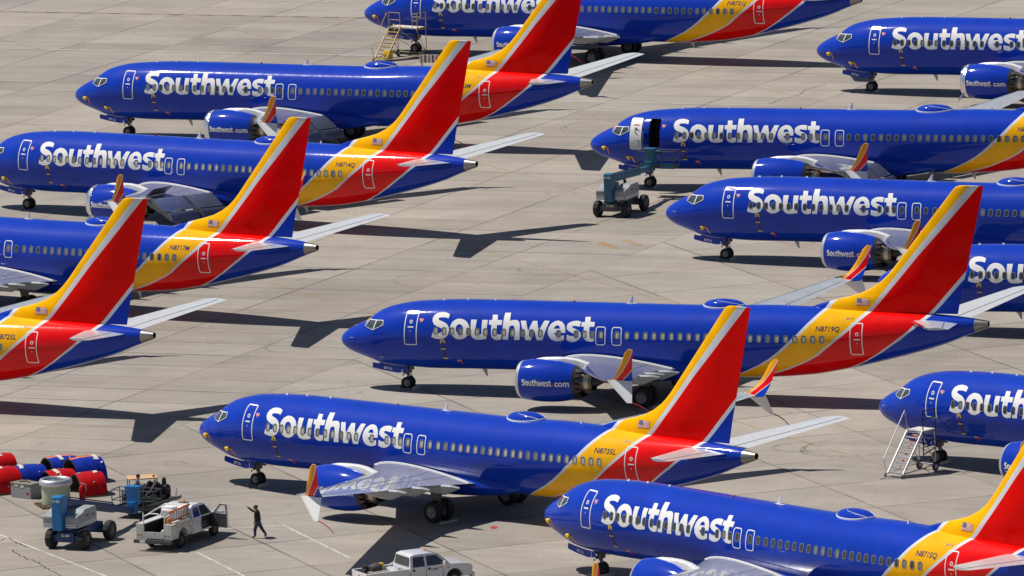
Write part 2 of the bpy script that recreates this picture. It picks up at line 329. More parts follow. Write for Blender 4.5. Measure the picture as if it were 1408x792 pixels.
LETTERS = [
    [[(7.21, 4.5), (7.01, 4.57), (6.74, 4.59), (6.48, 4.55), (6.3, 4.44), (6.23, 4.28), (6.25, 4.13), (6.35, 3.97), (6.52, 3.88), (6.69, 3.82), (6.86, 3.76), (6.9, 3.68), (6.87, 3.58), (6.77, 3.52), (6.64, 3.49), (6.49, 3.51), (6.35, 3.58), (6.24, 3.27), (6.44, 3.2), (6.67, 3.17), (6.9, 3.19), (7.11, 3.28), (7.25, 3.44), (7.31, 3.64), (7.28, 3.84), (7.17, 3.98), (7, 4.08), (6.78, 4.15), (6.64, 4.19), (6.59, 4.25), (6.63, 4.31), (6.75, 4.33), (6.94, 4.34), (7.08, 4.32), (7.2, 4.29)]],
    [[(8.54, 3.78), (8.53, 3.66), (8.49, 3.54), (8.42, 3.42), (8.33, 3.33), (8.21, 3.26), (8.09, 3.21), (7.96, 3.19), (7.83, 3.2), (7.71, 3.24), (7.6, 3.31), (7.51, 3.4), (7.44, 3.5), (7.39, 3.62), (7.37, 3.74), (7.37, 3.87), (7.4, 3.99), (7.45, 4.09), (7.53, 4.18), (7.63, 4.24), (7.74, 4.29), (7.87, 4.3), (8, 4.29), (8.13, 4.26), (8.26, 4.2), (8.37, 4.12), (8.45, 4.02), (8.51, 3.9)], [(8.16, 3.77), (8.15, 3.69), (8.12, 3.62), (8.08, 3.56), (8.02, 3.52), (7.95, 3.5), (7.88, 3.51), (7.81, 3.55), (7.76, 3.6), (7.73, 3.68), (7.71, 3.76), (7.72, 3.84), (7.74, 3.91), (7.78, 3.97), (7.84, 4), (7.91, 4.02), (7.98, 4.01), (8.04, 3.97), (8.1, 3.92), (8.14, 3.85)]],
    [[(8.57, 4.27), (8.91, 4.28), (8.89, 3.64), (8.93, 3.54), (9.03, 3.5), (9.18, 3.5), (9.27, 3.55), (9.24, 4.28), (9.57, 4.28), (9.57, 3.28), (9.25, 3.22), (8.99, 3.21), (8.79, 3.26), (8.66, 3.4), (8.62, 3.55)]],
    [[(9.8, 4.55), (10.1, 4.55), (10.15, 4.3), (10.43, 4.3), (10.44, 4.05), (10.16, 4.04), (10.17, 3.7), (10.19, 3.58), (10.28, 3.53), (10.46, 3.55), (10.45, 3.28), (10.21, 3.22), (9.99, 3.27), (9.87, 3.4), (9.84, 3.59), (9.83, 4.04), (9.68, 4.04), (9.65, 4.28), (9.84, 4.29)]],
    [[(10.5, 4.66), (10.84, 4.67), (10.9, 4.27), (11.02, 4.31), (11.2, 4.33), (11.36, 4.31), (11.47, 4.21), (11.53, 4.03), (11.55, 3.28), (11.22, 3.26), (11.24, 3.86), (11.19, 3.99), (11.09, 4.05), (10.98, 4.02), (10.91, 3.95), (10.86, 3.27), (10.54, 3.26)]],
    [[(11.54, 4.3), (11.85, 4.31), (12.05, 3.77), (12.26, 4.31), (12.52, 4.32), (12.68, 3.8), (12.94, 4.34), (13.25, 4.34), (12.91, 3.3), (12.58, 3.29), (12.42, 3.83), (12.21, 3.28), (11.9, 3.27)]],
    [[(14.26, 3.75), (14.25, 3.95), (14.18, 4.14), (14.02, 4.3), (13.78, 4.37), (13.57, 4.33), (13.37, 4.2), (13.26, 4.02), (13.21, 3.79), (13.27, 3.55), (13.4, 3.39), (13.58, 3.29), (13.8, 3.27), (14.02, 3.3), (14.2, 3.38), (14.18, 3.62), (13.99, 3.57), (13.81, 3.55), (13.66, 3.61), (13.59, 3.72)], [(13.59, 3.98), (13.63, 4.08), (13.74, 4.13), (13.85, 4.11), (13.93, 4), (13.94, 3.96), (13.58, 3.94)]],
    [[(15.11, 4.36), (14.88, 4.39), (14.67, 4.37), (14.48, 4.31), (14.35, 4.21), (14.32, 4.06), (14.35, 3.94), (14.49, 3.83), (14.68, 3.75), (14.82, 3.69), (14.8, 3.6), (14.67, 3.58), (14.5, 3.6), (14.36, 3.65), (14.34, 3.35), (14.5, 3.29), (14.72, 3.26), (14.94, 3.32), (15.11, 3.44), (15.19, 3.61), (15.16, 3.78), (15.04, 3.89), (14.85, 3.97), (14.67, 4.03), (14.64, 4.1), (14.73, 4.13), (14.9, 4.12), (15.1, 4.09)]],
    [[(15.32, 4.59), (15.63, 4.6), (15.66, 4.36), (15.94, 4.35), (15.94, 4.11), (15.68, 4.11), (15.68, 3.76), (15.71, 3.65), (15.83, 3.61), (15.98, 3.64), (15.97, 3.35), (15.79, 3.3), (15.55, 3.33), (15.39, 3.45), (15.34, 3.65), (15.34, 4.1), (15.18, 4.1), (15.16, 4.33), (15.36, 4.34)]],
]

# ------------------------------------------------------------------ airliner geometry (x aft from the nose, y to its right, z up)
def pchip(x, X, Y):
    n = len(X); d = [(Y[i + 1] - Y[i]) / (X[i + 1] - X[i]) for i in range(n - 1)]; i = 0
    while i < n - 2 and x >= X[i + 1]: i += 1
    def slope(j):
        if j == 0: return d[0]
        if j == n - 1: return d[-1]
        if d[j - 1] * d[j] <= 0: return 0.0
        a = 2 * (X[j + 1] - X[j]) + X[j] - X[j - 1]; b = X[j + 1] - X[j] + 2 * (X[j] - X[j - 1])
        return (a + b) / (a / d[j - 1] + b / d[j])
    h = X[i + 1] - X[i]; t = (x - X[i]) / h; m0, m1 = slope(i), slope(i + 1)
    return (2 * t**3 - 3 * t * t + 1) * Y[i] + (t**3 - 2 * t * t + t) * h * m0 + (3 * t * t - 2 * t**3) * Y[i + 1] + (t**3 - t * t) * h * m1
def section(x):
    x = min(max(x, 0.0), 38.35)
    T, B, W = pchip(x, PX, TOP), pchip(x, PX, BOT), pchip(x, PX, WID)
    return T, B, W, B + (T - B) * 0.526
def skin(x, z, off=0.0):
    """point of the left fuselage side at station x and height z, pushed out by off"""
    def raw(x, z):
        T, B, W, zc = section(x); h = T - zc if z > zc else zc - B
        q = (z - zc) / h
        return -W * math.sqrt(max(0.0, 1 - q * q))
    T, B, W, zc = section(x); z = min(max(z, B + 0.01), T - 0.01)
    y = raw(x, z); e = 0.02
    gx = (raw(x + e, z) - raw(x - e, z)) / (2 * e)
    h = T - zc if z > zc else zc - B
    n = Vector((gx * (-y) / (W * W) * 1.0, y / (W * W), (z - zc) / (h * h)))
    n.x = -gx * n.y if abs(n.y) > 1e-6 else 0.0
    n.normalize()
    return Vector((x, y, z)) + n * off
def crown(x, y, off=0.0):
    T, B, W, zc = section(x)
    return Vector((x, y, zc + (T - zc) * math.sqrt(max(0, 1 - (y / W) ** 2)) + off))

def lin(P, z):
    if z <= P[0][0]: return P[0][1]
    for (a, b), (c, d) in zip(P, P[1:]):
        if z <= c: return b + (d - b) * (z - a) / (c - a)
    return P[-1][1]

ME = {}
def fuselage_mesh():
    mb = MB(); N = 96
    xs = [0.0, 0.02, 0.06, 0.12, 0.2, 0.3, 0.42, 0.56, 0.72, 0.9, 1.1, 1.3, 1.5, 1.7, 1.9, 2.1, 2.3, 2.5, 2.75, 3.0, 3.3, 3.6, 4.0, 4.4, 4.9, 5.5, 6.1, 6.8, 7.4, 8.0]
    xs += [8 + (22 - 8) * k / 14 for k in range(1, 15)] + [22 + (37.6 - 22) * k / 40 for k in range(1, 41)]
    rings = []
    for x in xs:
        T, B, W, zc = section(x); r = []
        for k in range(N):
            a = 2 * math.pi * k / N; c, s_ = math.cos(a), math.sin(a)
            r.append((x, W * c, zc + ((T - zc) if s_ > 0 else (zc - B)) * s_))
        rings.append(r)
    mb.loft(rings)
    return mb.mesh('fuselage', M['livery'], smooth=60)
ME['fuselage'] = fuselage_mesh()

def tail_cone_mesh():
    mb = MB(); N = 32; rings = []
    for x in (37.6, 37.8, 38.05, 38.25, 38.34, 38.345, 38.1):
        T, B, W, zc = section(min(x, 38.34)); r = []
        q = 0.74 if x == 38.345 else (0.70 if x == 38.1 else 1.0)
        for k in range(N):
            a = 2 * math.pi * k / N; s_ = math.sin(a)
            r.append((x, q * max(W, 0.17) * math.cos(a), zc + q * ((T - zc) if s_ > 0 else (zc - B)) * s_))
        rings.append(r)
    mb.loft(rings, 0, False, True, mats=lambda i, j: 1 if i >= 5 else 0)
    mb.m[-1] = 1
    return mb.mesh('tail_cone', [M['apu'], M['black']], smooth=40)
ME['tail_cone'] = tail_cone_mesh()

def belly_mesh():
    mb = MB(); N = 40; rings = []
    for k in range(29):
        t = k / 28; x = 11.6 + (23.4 - 11.6) * t
        s_ = max(0.0, math.sin(math.pi * min(1, max(0, t)))) ** 0.55
        hw = 1.15 + 0.70 * s_; up = 0.15 + 1.10 * s_; dn = 0.10 + 0.72 * s_; zc = 1.78
        r = []
        for j in range(N):
            a = 2 * math.pi * j / N; c, q = math.cos(a), math.sin(a); e = 0.75
            cc = math.copysign(abs(c) ** e, c); qq = math.copysign(abs(q) ** (e if q < 0 else 1.25), q)
            r.append((x, hw * cc, zc + (up if q > 0 else dn) * qq))
        rings.append(r)
    mb.loft(rings)
    return mb.mesh('belly_fairing', M['blue'], smooth=60)
ME['belly'] = belly_mesh()

# --- wing
def w_le(y): return 13.7 + 0.523 * y if y > 5.0 else (16.315 + (y - 5.0) * 0.80)
def w_te(y): return 13.7 + 0.523 * y + 5.2 - 0.2287 * y if y > 5.8 else 20.607 + (5.8 - y) * 0.035
def w_z(y): return 2.0 + 0.11 * (y - 1.88) + 0.0012 * (y - 1.88) ** 2
def foil(n=14):
    up, lo = [], []
    for k in range(n + 1):
        s_ = 0.5 - 0.5 * math.cos(math.pi * k / n)
        t = 5 * (0.2969 * math.sqrt(s_) - 0.1260 * s_ - 0.3516 * s_**2 + 0.2843 * s_**3 - 0.1036 * s_**4)
        up.append((s_, t)); lo.append((s_, -t))
    return up[::-1] + lo[1:-1]          # TE -> over the top -> LE -> below
FO = foil()
def wing_pt(y, s_, up=True, off=0.0):
    le, te = w_le(y), w_te(y); c = te - le; tc = 0.145 - 0.05 * min(1, y / 14)
    t = 5 * (0.2969 * math.sqrt(max(s_, 0)) - 0.1260 * s_ - 0.3516 * s_**2 + 0.2843 * s_**3 - 0.1036 * s_**4)
    th = tc * c * t * (1.15 if up else -0.85)
    return Vector((le + c * s_, y, w_z(y) + 0.018 * c * (0.55 - s_) + th + (off if up else -off)))
def wing_mesh(sgn, cut):
    mb = MB(); rings = []
    ys = [1.0, 1.88, 2.8, 3.8, 5.0, 5.8, 7.0, 8.5, 10.0, 11.5, 13.0, 14.5, 16.0, 17.1]
    n = 14; ss = [0.5 - 0.5 * math.cos(math.pi * k / n) for k in range(n + 1)]
    for y in ys:
        smax = 1.0
        if cut and y < 11.6: smax = 0.80 if y > 5.8 else 0.84
        up = [wing_pt(y, s_ * smax, True) for s_ in ss[::-1]]; lo = [wing_pt(y, s_ * smax, False) for s_ in ss[1:-1]]
        rings.append([Vector((p.x, sgn * p.y, p.z)) for p in up + lo])
    def mt(i, j):
        s_ = ss[max(0, n - j)] if j <= n else ss[min(n, j - n)]
        return 1 if (s_ < (0.16 if ys[i] >= 5.0 else 0.09) and ys[i] >= 1.8) else 0
    mb.loft(rings, 0, True, True, mats=mt)
    # panel gaps of spoilers, flaps and aileron drawn as thin dark strips in the skin
    def strip(pts, wd):
        for (y0, s0), (y1, s1) in zip(pts, pts[1:]):
            K = 6
            for k in range(K):
                ya, yb = y0 + (y1 - y0) * k / K, y0 + (y1 - y0) * (k + 1) / K; sa, sb = s0 + (s1 - s0) * k / K, s0 + (s1 - s0) * (k + 1) / K
                if abs(y1 - y0) > abs(s1 - s0) * 4:
                    q = [wing_pt(ya, sa, True, .004), wing_pt(yb, sb, True, .004), wing_pt(yb, sb, True, .004) + Vector((wd, 0, -wd * .08)), wing_pt(ya, sa, True, .004) + Vector((wd, 0, -wd * .08))]
                else:
                    q = [wing_pt(ya, sa, True, .004), wing_pt(ya + wd, sa, True, .004), wing_pt(yb + wd, sb, True, .004), wing_pt(yb, sb, True, .004)]
                mb.add([(p.x, sgn * p.y, p.z) for p in q], [(0, 1, 2, 3)], 2)
    if not cut:
        strip([(2.2, .78), (5.7, .78)], .045); strip([(5.9, .74), (11.4, .74)], .045); strip([(11.6, .76), (16.6, .76)], .04)
        for y in (5.8, 11.5): strip([(y, .74), (y, .985)], .04)
    strip([(2.2, .62), (5.7, .64)], .03); strip([(5.9, .60), (11.0, .60)], .03)
    for y in (7.6, 9.3): strip([(y, .60), (y, .74)], .03)
    strip([(5.2, .165), (16.8, .15)], .03)
    for y in (5.2, 8.0, 10.8, 13.6): strip([(y, .02), (y, .16)], .03)
    q = []
    for k in range(17):
        s_ = .03 + .95 * (.84 if cut else 1.0) * k / 16; p = wing_pt(1.97, s_, True, .015); q.append((p.x, sgn * p.y, p.z))
    mb.tube(q, .035, 5, 3)
    return mb.mesh('wing', [M['grey_wing'], M['polish'], M['dgrey'], M['letter']], smooth=35)

def fairing_mesh(sgn, y, drop):
    te = w_te(y); zt = wing_pt(y, 1.0).z; mb = MB(); rings = []
    for x, hw, top, bot in ((te - 2.3, .03, -.14, -.20), (te - 1.7, .15, -.03, -.36), (te - 0.6, .20, -.01, -.50), (te + 0.15, .21, .03, -.50), (te + 0.62, .14, .03, -.31), (te + 1.15, .025, -.02, -.09)):
        dz = -drop * max(0.0, (x - (te - 1.2))) * 0.62
        rings.append([(x, sgn * y - hw, zt + top + dz - .05), (x, sgn * y - hw * .6, zt + top + dz), (x, sgn * y + hw * .6, zt + top + dz), (x, sgn * y + hw, zt + top + dz - .05), (x, sgn * y + hw * .8, zt + bot * .8 + dz), (x, sgn * y, zt + bot + dz), (x, sgn * y - hw * .8, zt + bot * .8 + dz)])
    mb.loft(rings)
    return mb.mesh('flap_track_fairing', M['flap'] if drop else M['fair'], smooth=14)

def flap_mesh(sgn, y0, y1):
    mb = MB()
    def pane(dx0, dz0, ch, ang, th, gap):
        rings = []
        for k in range(7):
            y = y0 + gap + (y1 - y0 - 2 * gap) * k / 6; te = w_te(y); z = wing_pt(y, .84).z; xa = w_le(y) + (te - w_le(y)) * .80
            r = []
            for a, t in ((0, 0), (.08, .45), (.3, .6), (.7, .3), (1, 0.02), (.6, -.25), (.2, -.35)):
                c, s_ = math.cos(ang), math.sin(ang); px, pz = a * ch, t * th
                r.append((xa + dx0 + px * c + pz * s_, sgn * y, z + dz0 - px * s_ + pz * c))
            rings.append(r)
        mb.loft(rings)
    pane(.20, -.02, 1.35, R(30), .30, .0); pane(1.45, -.75, .75, R(52), .18, .05)
    return mb.mesh('flap', M['flap'], smooth=40)
def spoiler_mesh(sgn, y0, y1):
    mb = MB(); a, b = wing_pt(y0, .60, True, .02), wing_pt(y1, .60, True, .02)
    for p, q, t in ((a, b, 0.0),):
        d = Vector((math.cos(R(38)), 0, math.sin(R(38)))) * .75; n = Vector((-math.sin(R(38)), 0, math.cos(R(38)))) * .05
        P = [p, q, q + d, p + d, p + n, q + n, q + d + n, p + d + n]
        mb.add([(v.x, sgn * v.y, v.z) for v in P], [(0, 1, 2, 3), (4, 5, 6, 7), (0, 1, 5, 4), (1, 2, 6, 5), (2, 3, 7, 6), (3, 0, 4, 7)])
    return mb.mesh('spoiler', M['dgrey'])

def blade(mb, secs, n=8, mat=0):
    """lofted thin blade: sections (LE point, TE point, half thickness, thickness direction)"""
    rings = []
    for le, te, th, d in secs:
        le, te, d = Vector(le), Vector(te), Vector(d); r = []
        prof = ((0, 0), (.06, .6), (.3, 1), (.7, .6), (1, .06), (.7, -.6), (.3, -1), (.06, -.6))
        for a, t in prof: r.append(le + (te - le) * a + d * (t * th))
        rings.append(r)
    mb.loft(rings, mat)
def winglet_mesh(sgn):
    mb = MB(); S = lambda p: (p[0], sgn * p[1], p[2])
    secs = []
    for t in range(9):
        k = t / 8; z = 3.93 + 1.90 * k; y = 17.08 + 0.30 * math.sin(min(1, k * 2.2) * math.pi / 2) + 0.55 * k
        le = 22.95 + (24.44 - 22.95) * k ** 0.62; te = 24.48 + (24.86 - 24.48) * k
        if t == 8: le += .14
        a = R(90 - 62 * min(1, k * 2.2)) if k < .45 else R(20)
        d = (0, sgn * -math.cos(a) * 1.0, math.sin(a))
        secs.append((S((le + (.12 * (1 - k)), y, z)), S((te, y, z - .02)), .075 * (1 - .6 * k), d))
    blade(mb, secs)
    return mb.mesh('winglet', M['winglet'], smooth=45)
def strake_mesh(sgn):
    mb = MB(); S = lambda p: (p[0], sgn * p[1], p[2]); secs = []
    for k in (0, .3, .65, 1):
        z = 4.0 - 1.1 * k; y = 17.22 + .48 * k
        secs.append((S((23.02 + 1.30 * k, y, z)), S((24.48 + .14 * k, y, z)), .07 * (1 - .6 * k), (0, sgn * .92, .4)))
    blade(mb, secs)
    return mb.mesh('lower_winglet', M['white'], smooth=45)
def tailplane_mesh(sgn):
    mb = MB(); secs = []
    for k in (0, .25, .5, .75, .96, 1):
        y = .25 + 6.85 * k; z = 4.66 + .125 * y; le = 33.9 + 3.45 * k; te = 36.65 + 2.0 * k
        if k == 1: le += .25
        c = te - le; secs.append(((le, sgn * y, z), (te, sgn * y, z), .045 * c + .02, (0, 0, 1)))
    rings = []
    ss = [0, .015, .06, .15, .3, .5, .72, .735, .9, 1]
    f = lambda s_: 5 * (0.2969 * math.sqrt(s_) - 0.1260 * s_ - 0.3516 * s_**2 + 0.2843 * s_**3 - 0.1036 * s_**4) * 2
    for le, te, th, d in secs:
        le, te, d = Vector(le), Vector(te), Vector(d)
        rings.append([le + (te - le) * s_ + d * th * f(s_) for s_ in ss[::-1]] + [le + (te - le) * s_ - d * th * f(s_) for s_ in ss[1:-1]])
    n = len(ss)
    def mt(i, j):
        a = ss[n - 1 - j] if j < n else ss[j - n + 1]
        if a < .10: return 1
        return 0
    mb.loft(rings, 0, True, True, mats=mt)
    for k0, k1, s_ in ((.1, .97, .715),):
        q = []
        for k in range(9):
            kk = k0 + (k1 - k0) * k / 8; y = .25 + 6.85 * kk; z = 4.66 + .125 * y; le = 33.9 + 3.45 * kk; te = 36.65 + 2 * kk; c = te - le
            q.append(Vector((le + c * s_, sgn * y, z + (.045 * c + .02) * f(s_) + .006)))
        for a, b in zip(q, q[1:]):
            mb.add([a, b, b + Vector((.05, 0, -.004)), a + Vector((.05, 0, -.004))], [(0, 1, 2, 3)], 2)
    return mb.mesh('tailplane', [M['lgrey'], M['polish'], M['dgrey']], smooth=35)

# --- fin
LEZ = [(5.0, 27.0), (5.2, 27.7), (5.38, 28.26), (5.49, 28.55), (5.65, 29.13), (5.79, 29.64), (5.97, 30.35), (6.17, 31.02), (6.47, 31.65), (6.8, 32.15), (7.13, 32.52), (7.54, 32.90), (12.0, 36.52), (12.14, 36.66), (12.22, 36.9)]
TEZ = [(5.0, 36.50), (5.13, 36.58), (6.44, 36.86), (7.67, 37.18), (12.22, 38.27)]
def fin_hinge(z): return 34.75 + (37.55 - 34.75) * (z - 5.2) / 7.0
def fin_half(x, z):
    le, te = lin(LEZ, z), lin(TEZ, z); s_ = (x - le) / (te - le)
    t = 0.36 - 0.26 * min(1, max(0, (z - 5.2)) / 7.0)
    s_ = min(max(s_, 0), 1)
    return t * min(1.0, 1.35 * math.sqrt(s_ * 2.2) if s_ < .25 else 1.0) * (1.0 if s_ < .45 else max(0.05, 1 - (s_ - .45) / .56))
def fin_pt(x, z, off=0.0): return Vector((x, -fin_half(x, z) - off, z))
def fin_mesh(rudder):
    mb = MB(); rings = []
    zs = [5.0, 5.2, 5.3, 5.38, 5.45, 5.52, 5.58, 5.65, 5.72, 5.79, 5.88, 5.97, 6.07, 6.17, 6.3, 6.47, 6.63, 6.8, 6.95, 7.13, 7.33, 7.54] + [7.54 + 4.46 * k / 8 for k in range(1, 9)] + [12.08, 12.14, 12.19, 12.22]
    if rudder: zs = [5.16] + [z for z in zs if z > 5.2]
    for z in zs:
        le, te, hg = lin(LEZ, z), lin(TEZ, z), fin_hinge(z)
        x0, x1 = (hg + .002, te) if rudder else (le, hg - .002)
        ss = [0, .25, .5, .75, 1] if rudder else [0, .006, .02, .05, .1, .18, .28, .4, .55, .7, .85, 1]
        L = [Vector((x0 + (x1 - x0) * s_, -fin_half(x0 + (x1 - x0) * s_, z), z)) for s_ in ss]
        Rr = [Vector((p.x, -p.y, p.z)) for p in L[::-1]]
        if not rudder: Rr = Rr[:-1]
        rings.append(L + Rr)
    n = len(rings[0])
    mb.loft(rings, 0, True, True, mats=None if rudder else (lambda i, j: 1 if (j in (0, n - 1) and zs[i] > 5.6) else 0))
    return mb.mesh('rudder' if rudder else 'tail_fin', [M['livery_fin'], M['lgrey']], smooth=40)

# --- engine
EY, EZ = -4.83, 1.63
NAC = [(12.86, 1.0), (13.05, 1.075), (13.3, 1.115), (13.7, 1.165), (14.2, 1.19), (14.8, 1.185), (15.3, 1.14), (15.8, 1.05), (16.15, .965)]
def nac_r(x): return lin(NAC, x)
def nac_pt(x, z, off=0.0):
    r = nac_r(x) + off; q = max(-.98, min(.98, (z - EZ) / r))
    return Vector((x, EY - r * math.sqrt(1 - q * q), z))
def engine_meshes(sgn):
    c = (0, sgn * 4.83, EZ); out = {}
    mb = MB(); mb.lathe([(13.05, 1.075)] + NAC[2:], c, n=56, mat=0)
    mb.lathe([(13.6, .80), (14.0, .80), (14.05, .1)], c, n=40, mat=1)
    mb.lathe([(16.15, .94), (15.4, .93), (15.3, .3)], c, n=40, mat=1)
    out['nacelle'] = mb.mesh('nacelle', [M['blue'], M['black']], smooth=40)
    mb = MB(); mb.lathe([(13.6, .80), (13.2, .795), (12.95, .83), (12.82, .885), (12.80, .93), (12.83, .975), (12.9, 1.02), (13.05, 1.074)], c, n=56)
    out['inlet_lip'] = mb.mesh('inlet_lip', M['lip'], smooth=60)
    mb = MB()
    n = 72
    def rf(i, k, r): return r
    prof = [(16.15, .967), (16.28, .925)]
    mb.lathe(prof, c, n=n)
    base = len(mb.v); ring = mb.v[-n:]
    for k in range(0, n, 4):
        a0, a1 = 2 * math.pi * k / n, 2 * math.pi * (k + 4) / n; am = (a0 + a1) / 2
        P = lambda a, r, x: Vector((x, c[1] + r * math.cos(a), c[2] + r * math.sin(a)))
        am1, am2 = a0 + (a1 - a0) * .35, a0 + (a1 - a0) * .65
        mb.add([P(a0, .925, 16.28), P(a1, .925, 16.28), P(am2, .85, 16.62), P(am1, .85, 16.62)], [(0, 1, 2, 3)])
        mb.add([P(a0, .900, 16.28), P(a1, .900, 16.28), P(am2, .825, 16.60), P(am1, .825, 16.60)], [(0, 1, 2, 3)])
    out['chevron_nozzle'] = mb.mesh('chevron_nozzle', M['chev'], smooth=30)
    mb = MB()
    mb.lathe([(15.4, .72), (16.0, .70), (16.5, .63), (16.72, .60)], c, n=36, mat=0)
    mb.lathe([(16.72, .605), (16.80, .60), (16.92, .58), (16.98, .57)], c, n=36, mat=1)
    mb.lathe([(16.98, .565), (17.15, .53), (17.14, .49), (16.6, .50)], c, n=36, mat=0)
    mb.lathe([(16.6, .38), (17.0, .34), (17.4, .22), (17.7, .06)], c, n=24, mat=2, cap1=True)
    out['exhaust_core'] = mb.mesh('exhaust_core', [M['hot'], M['hotring'], M['chev']], smooth=30)
    mb = MB(); rings = []
    for x, hw, top, bot in ((13.75, .02, 2.80, 2.70), (14.2, .15, 2.89, 2.6), (14.9, .24, 2.93, 2.5), (15.6, .26, 2.93, 2.3), (16.2, .26, 2.86, 2.1), (16.9, .25, 2.66, 2.0), (17.6, .22, 2.4, 1.95), (18.6, .15, 2.3, 1.95), (19.4, .03, 2.2, 2.02)):
        y = sgn * 4.83
        rings.append([(x, y - hw, bot), (x, y - hw, (top + bot) / 2), (x, y - hw * .85, top - .05), (x, y - hw * .4, top), (x, y + hw * .4, top), (x, y + hw * .85, top - .05), (x, y + hw, (top + bot) / 2), (x, y + hw, bot)])
    mb.loft(rings)
    out['pylon'] = mb.mesh('engine_pylon', M['white'], smooth=50)
    mb = MB()
    mb.lathe([(13.25, .02), (13.4, .14), (13.62, .24)], c, n=20, mat=0, cap0=True)
    for k in range(18):
        a = 2 * math.pi * k / 18
        P = lambda r, da, x: Vector((x, c[1] + r * math.cos(a + da), c[2] + r * math.sin(a + da)))
        mb.add([P(.22, 0, 13.62), P(.79, .1, 13.60), P(.79, .38, 13.78), P(.22, .3, 13.72)], [(0, 1, 2, 3)], 1)
    out['fan'] = mb.mesh('fan', [M['dgrey'], M['flap']], smooth=30)
    if sgn < 0:
        mb = MB()
        for loops in LETTERS:
            V, F = flat_geo([[(13.30 + (a - 6.23) * .1805, 1.475 + (b - 3.18 - .0125 * (a - 6.3)) * .25) for a, b in l] for l in loops])
            mb.add([nac_pt(a, b, .008) for a, b in V], F)
        text_on(mb, 'com', 15.24, 16.05, 1.48, .36, nac_pt, .008, bold=.025)
        conform(mb, [[(15.12 + .055 * math.cos(t * .7), 1.55 + .05 * math.sin(t * .7)) for t in range(9)]], nac_pt, .008, mat=1)
        out['engine_lettering'] = mb.mesh('engine_lettering', [M['letter'], M['heartred']])
        mb = MB()
        mb.lathe([(13.22, 1.125), (13.12, 1.11), (13.0, 1.085), (12.88, 1.05), (12.78, .99), (12.755, .92), (12.77, .80), (12.79, .5), (12.8, .02)], c, n=44,
                 rf=lambda i, k, r: r + (.018 * math.sin(k * 2.7 + i * 5.1) + .014 * math.sin(k * 1.3 - i * 3.3) if 0 < r < 1.2 else 0))
        mb.tube([(12.95, c[1] - .75, .85), (12.72, c[1] - .95, .55), (12.62, c[1] - 1.0, .33)], [.09, .07, .03], 6)
        out['inlet_cover'] = mb.mesh('inlet_cover', M['foil'], smooth=25)
    return out

# --- landing gear
def wheel_geo(mb, c, r, wd, tyre=0, hub=1):
    y0, y1 = c[1] - wd / 2, c[1] + wd / 2
    C = (c[0], 0, c[2])
    mb.lathe([(y0 + .02, r * .56), (y0, r * .75), (y0 + .03, r * .93), (y0 + wd * .28, r), (y1 - wd * .28, r), (y1 - .03, r * .93), (y1, r * .75), (y1 - .02, r * .56)], C, 'y', 28, tyre)
    mb.lathe([(y0 + .02, r * .57), (y0 + .05, r * .5), (y0 + .06, r * .25), (y0 + .01, r * .2), (y0 + .01, 0.005)], C, 'y', 24, hub)
    mb.lathe([(y1 - .02, r * .57), (y1 - .05, r * .5), (y1 - .06, r * .25), (y1 - .01, r * .2), (y1 - .01, 0.005)], C, 'y', 24, hub)
def wheel_mesh(c, r, wd):
    mb = MB(); wheel_geo(mb, c, r, wd); return mb.mesh('wheel', [M['rubber'], M['hub']], smooth=40)
def nose_strut():
    mb = MB(); x = 3.95
    mb.tube([(x - .02, 0, 1.55), (x, 0, .78)], .105, 14, 0); mb.tube([(x, 0, .80), (x, 0, .34)], .065, 12, 1)
    mb.tube([(x, -.22, .34), (x, .22, .34)], .06, 10, 0)
    mb.tube([(x + .03, 0, .85), (x + .30, 0, .66), (x + .05, 0, .42)], .035, 6, 0)
    mb.tube([(x - .05, 0, .95), (x - .75, 0, 1.38)], .05, 8, 0)
    mb.box((x - .16, 0, .92), (.12, .34, .16), 0); mb.box((x + .08, 0, 1.15), (.22, .3, .5), 0)
    mb.tube([(x + .1, -.12, 1.1), (x + .28, -.1, .8), (x + .1, -.1, .5)], .018, 5, 0)
    mb.box((x - .20, -.26, .80), (.07, .05, .10), 1)
    return mb.mesh('nose_gear_strut', [M['dgrey'], M['hub']], smooth=40)
def nose_door(sgn):
    mb = MB(); y = .47 * sgn; e = .03 * sgn
    P = [(2.02, 1.24), (2.06, 1.50), (2.6, 1.42), (3.2, 1.34), (3.78, 1.30), (3.78, .98), (3.55, .95), (2.7, 1.07), (2.12, 1.19)]
    mb.prism(P, y, y + e, 0); mb.box((3.70, y - e * .2, 1.14), (.035, .06, .30), 1)
    mb.prism([(3.82, 1.30), (4.12, 1.28), (4.12, 1.0), (3.82, .98)], y * .98, y * .98 + e, 0)
    return mb.mesh('nose_gear_door', [M['blue'], M['lgrey']])
def main_strut(sgn):
    mb = MB(); x, y = 19.3, 2.86 * sgn
    mb.tube([(x - .05, y + .0 * sgn, 2.1), (x, y, .95)], .15, 14, 0); mb.tube([(x, y, .97), (x, y, .565)], .09, 12, 1)
    mb.tube([(x, y - .45, .565), (x, y + .45, .565)], .08, 10, 0)
    mb.tube([(x + .05, y, 1.15), (x + .42, y, .95), (x + .06, y, .62)], .05, 6, 0)
    mb.tube([(x, y, 1.3), (x - .1, y - 1.35 * sgn, 1.75)], .075, 8, 0)
    mb.tube([(x - .1, y, 1.25), (x - .85, y, 1.9)], .06, 8, 0)
    mb.prism([(x - .42, 1.95), (x + .40, 1.95), (x + .30, 1.05), (x - .22, 1.0)], y + .20 * sgn, y + .24 * sgn, 0)
    return mb.mesh('main_gear_strut', [M['dgrey'], M['hub'], M['lgrey']], smooth=40)

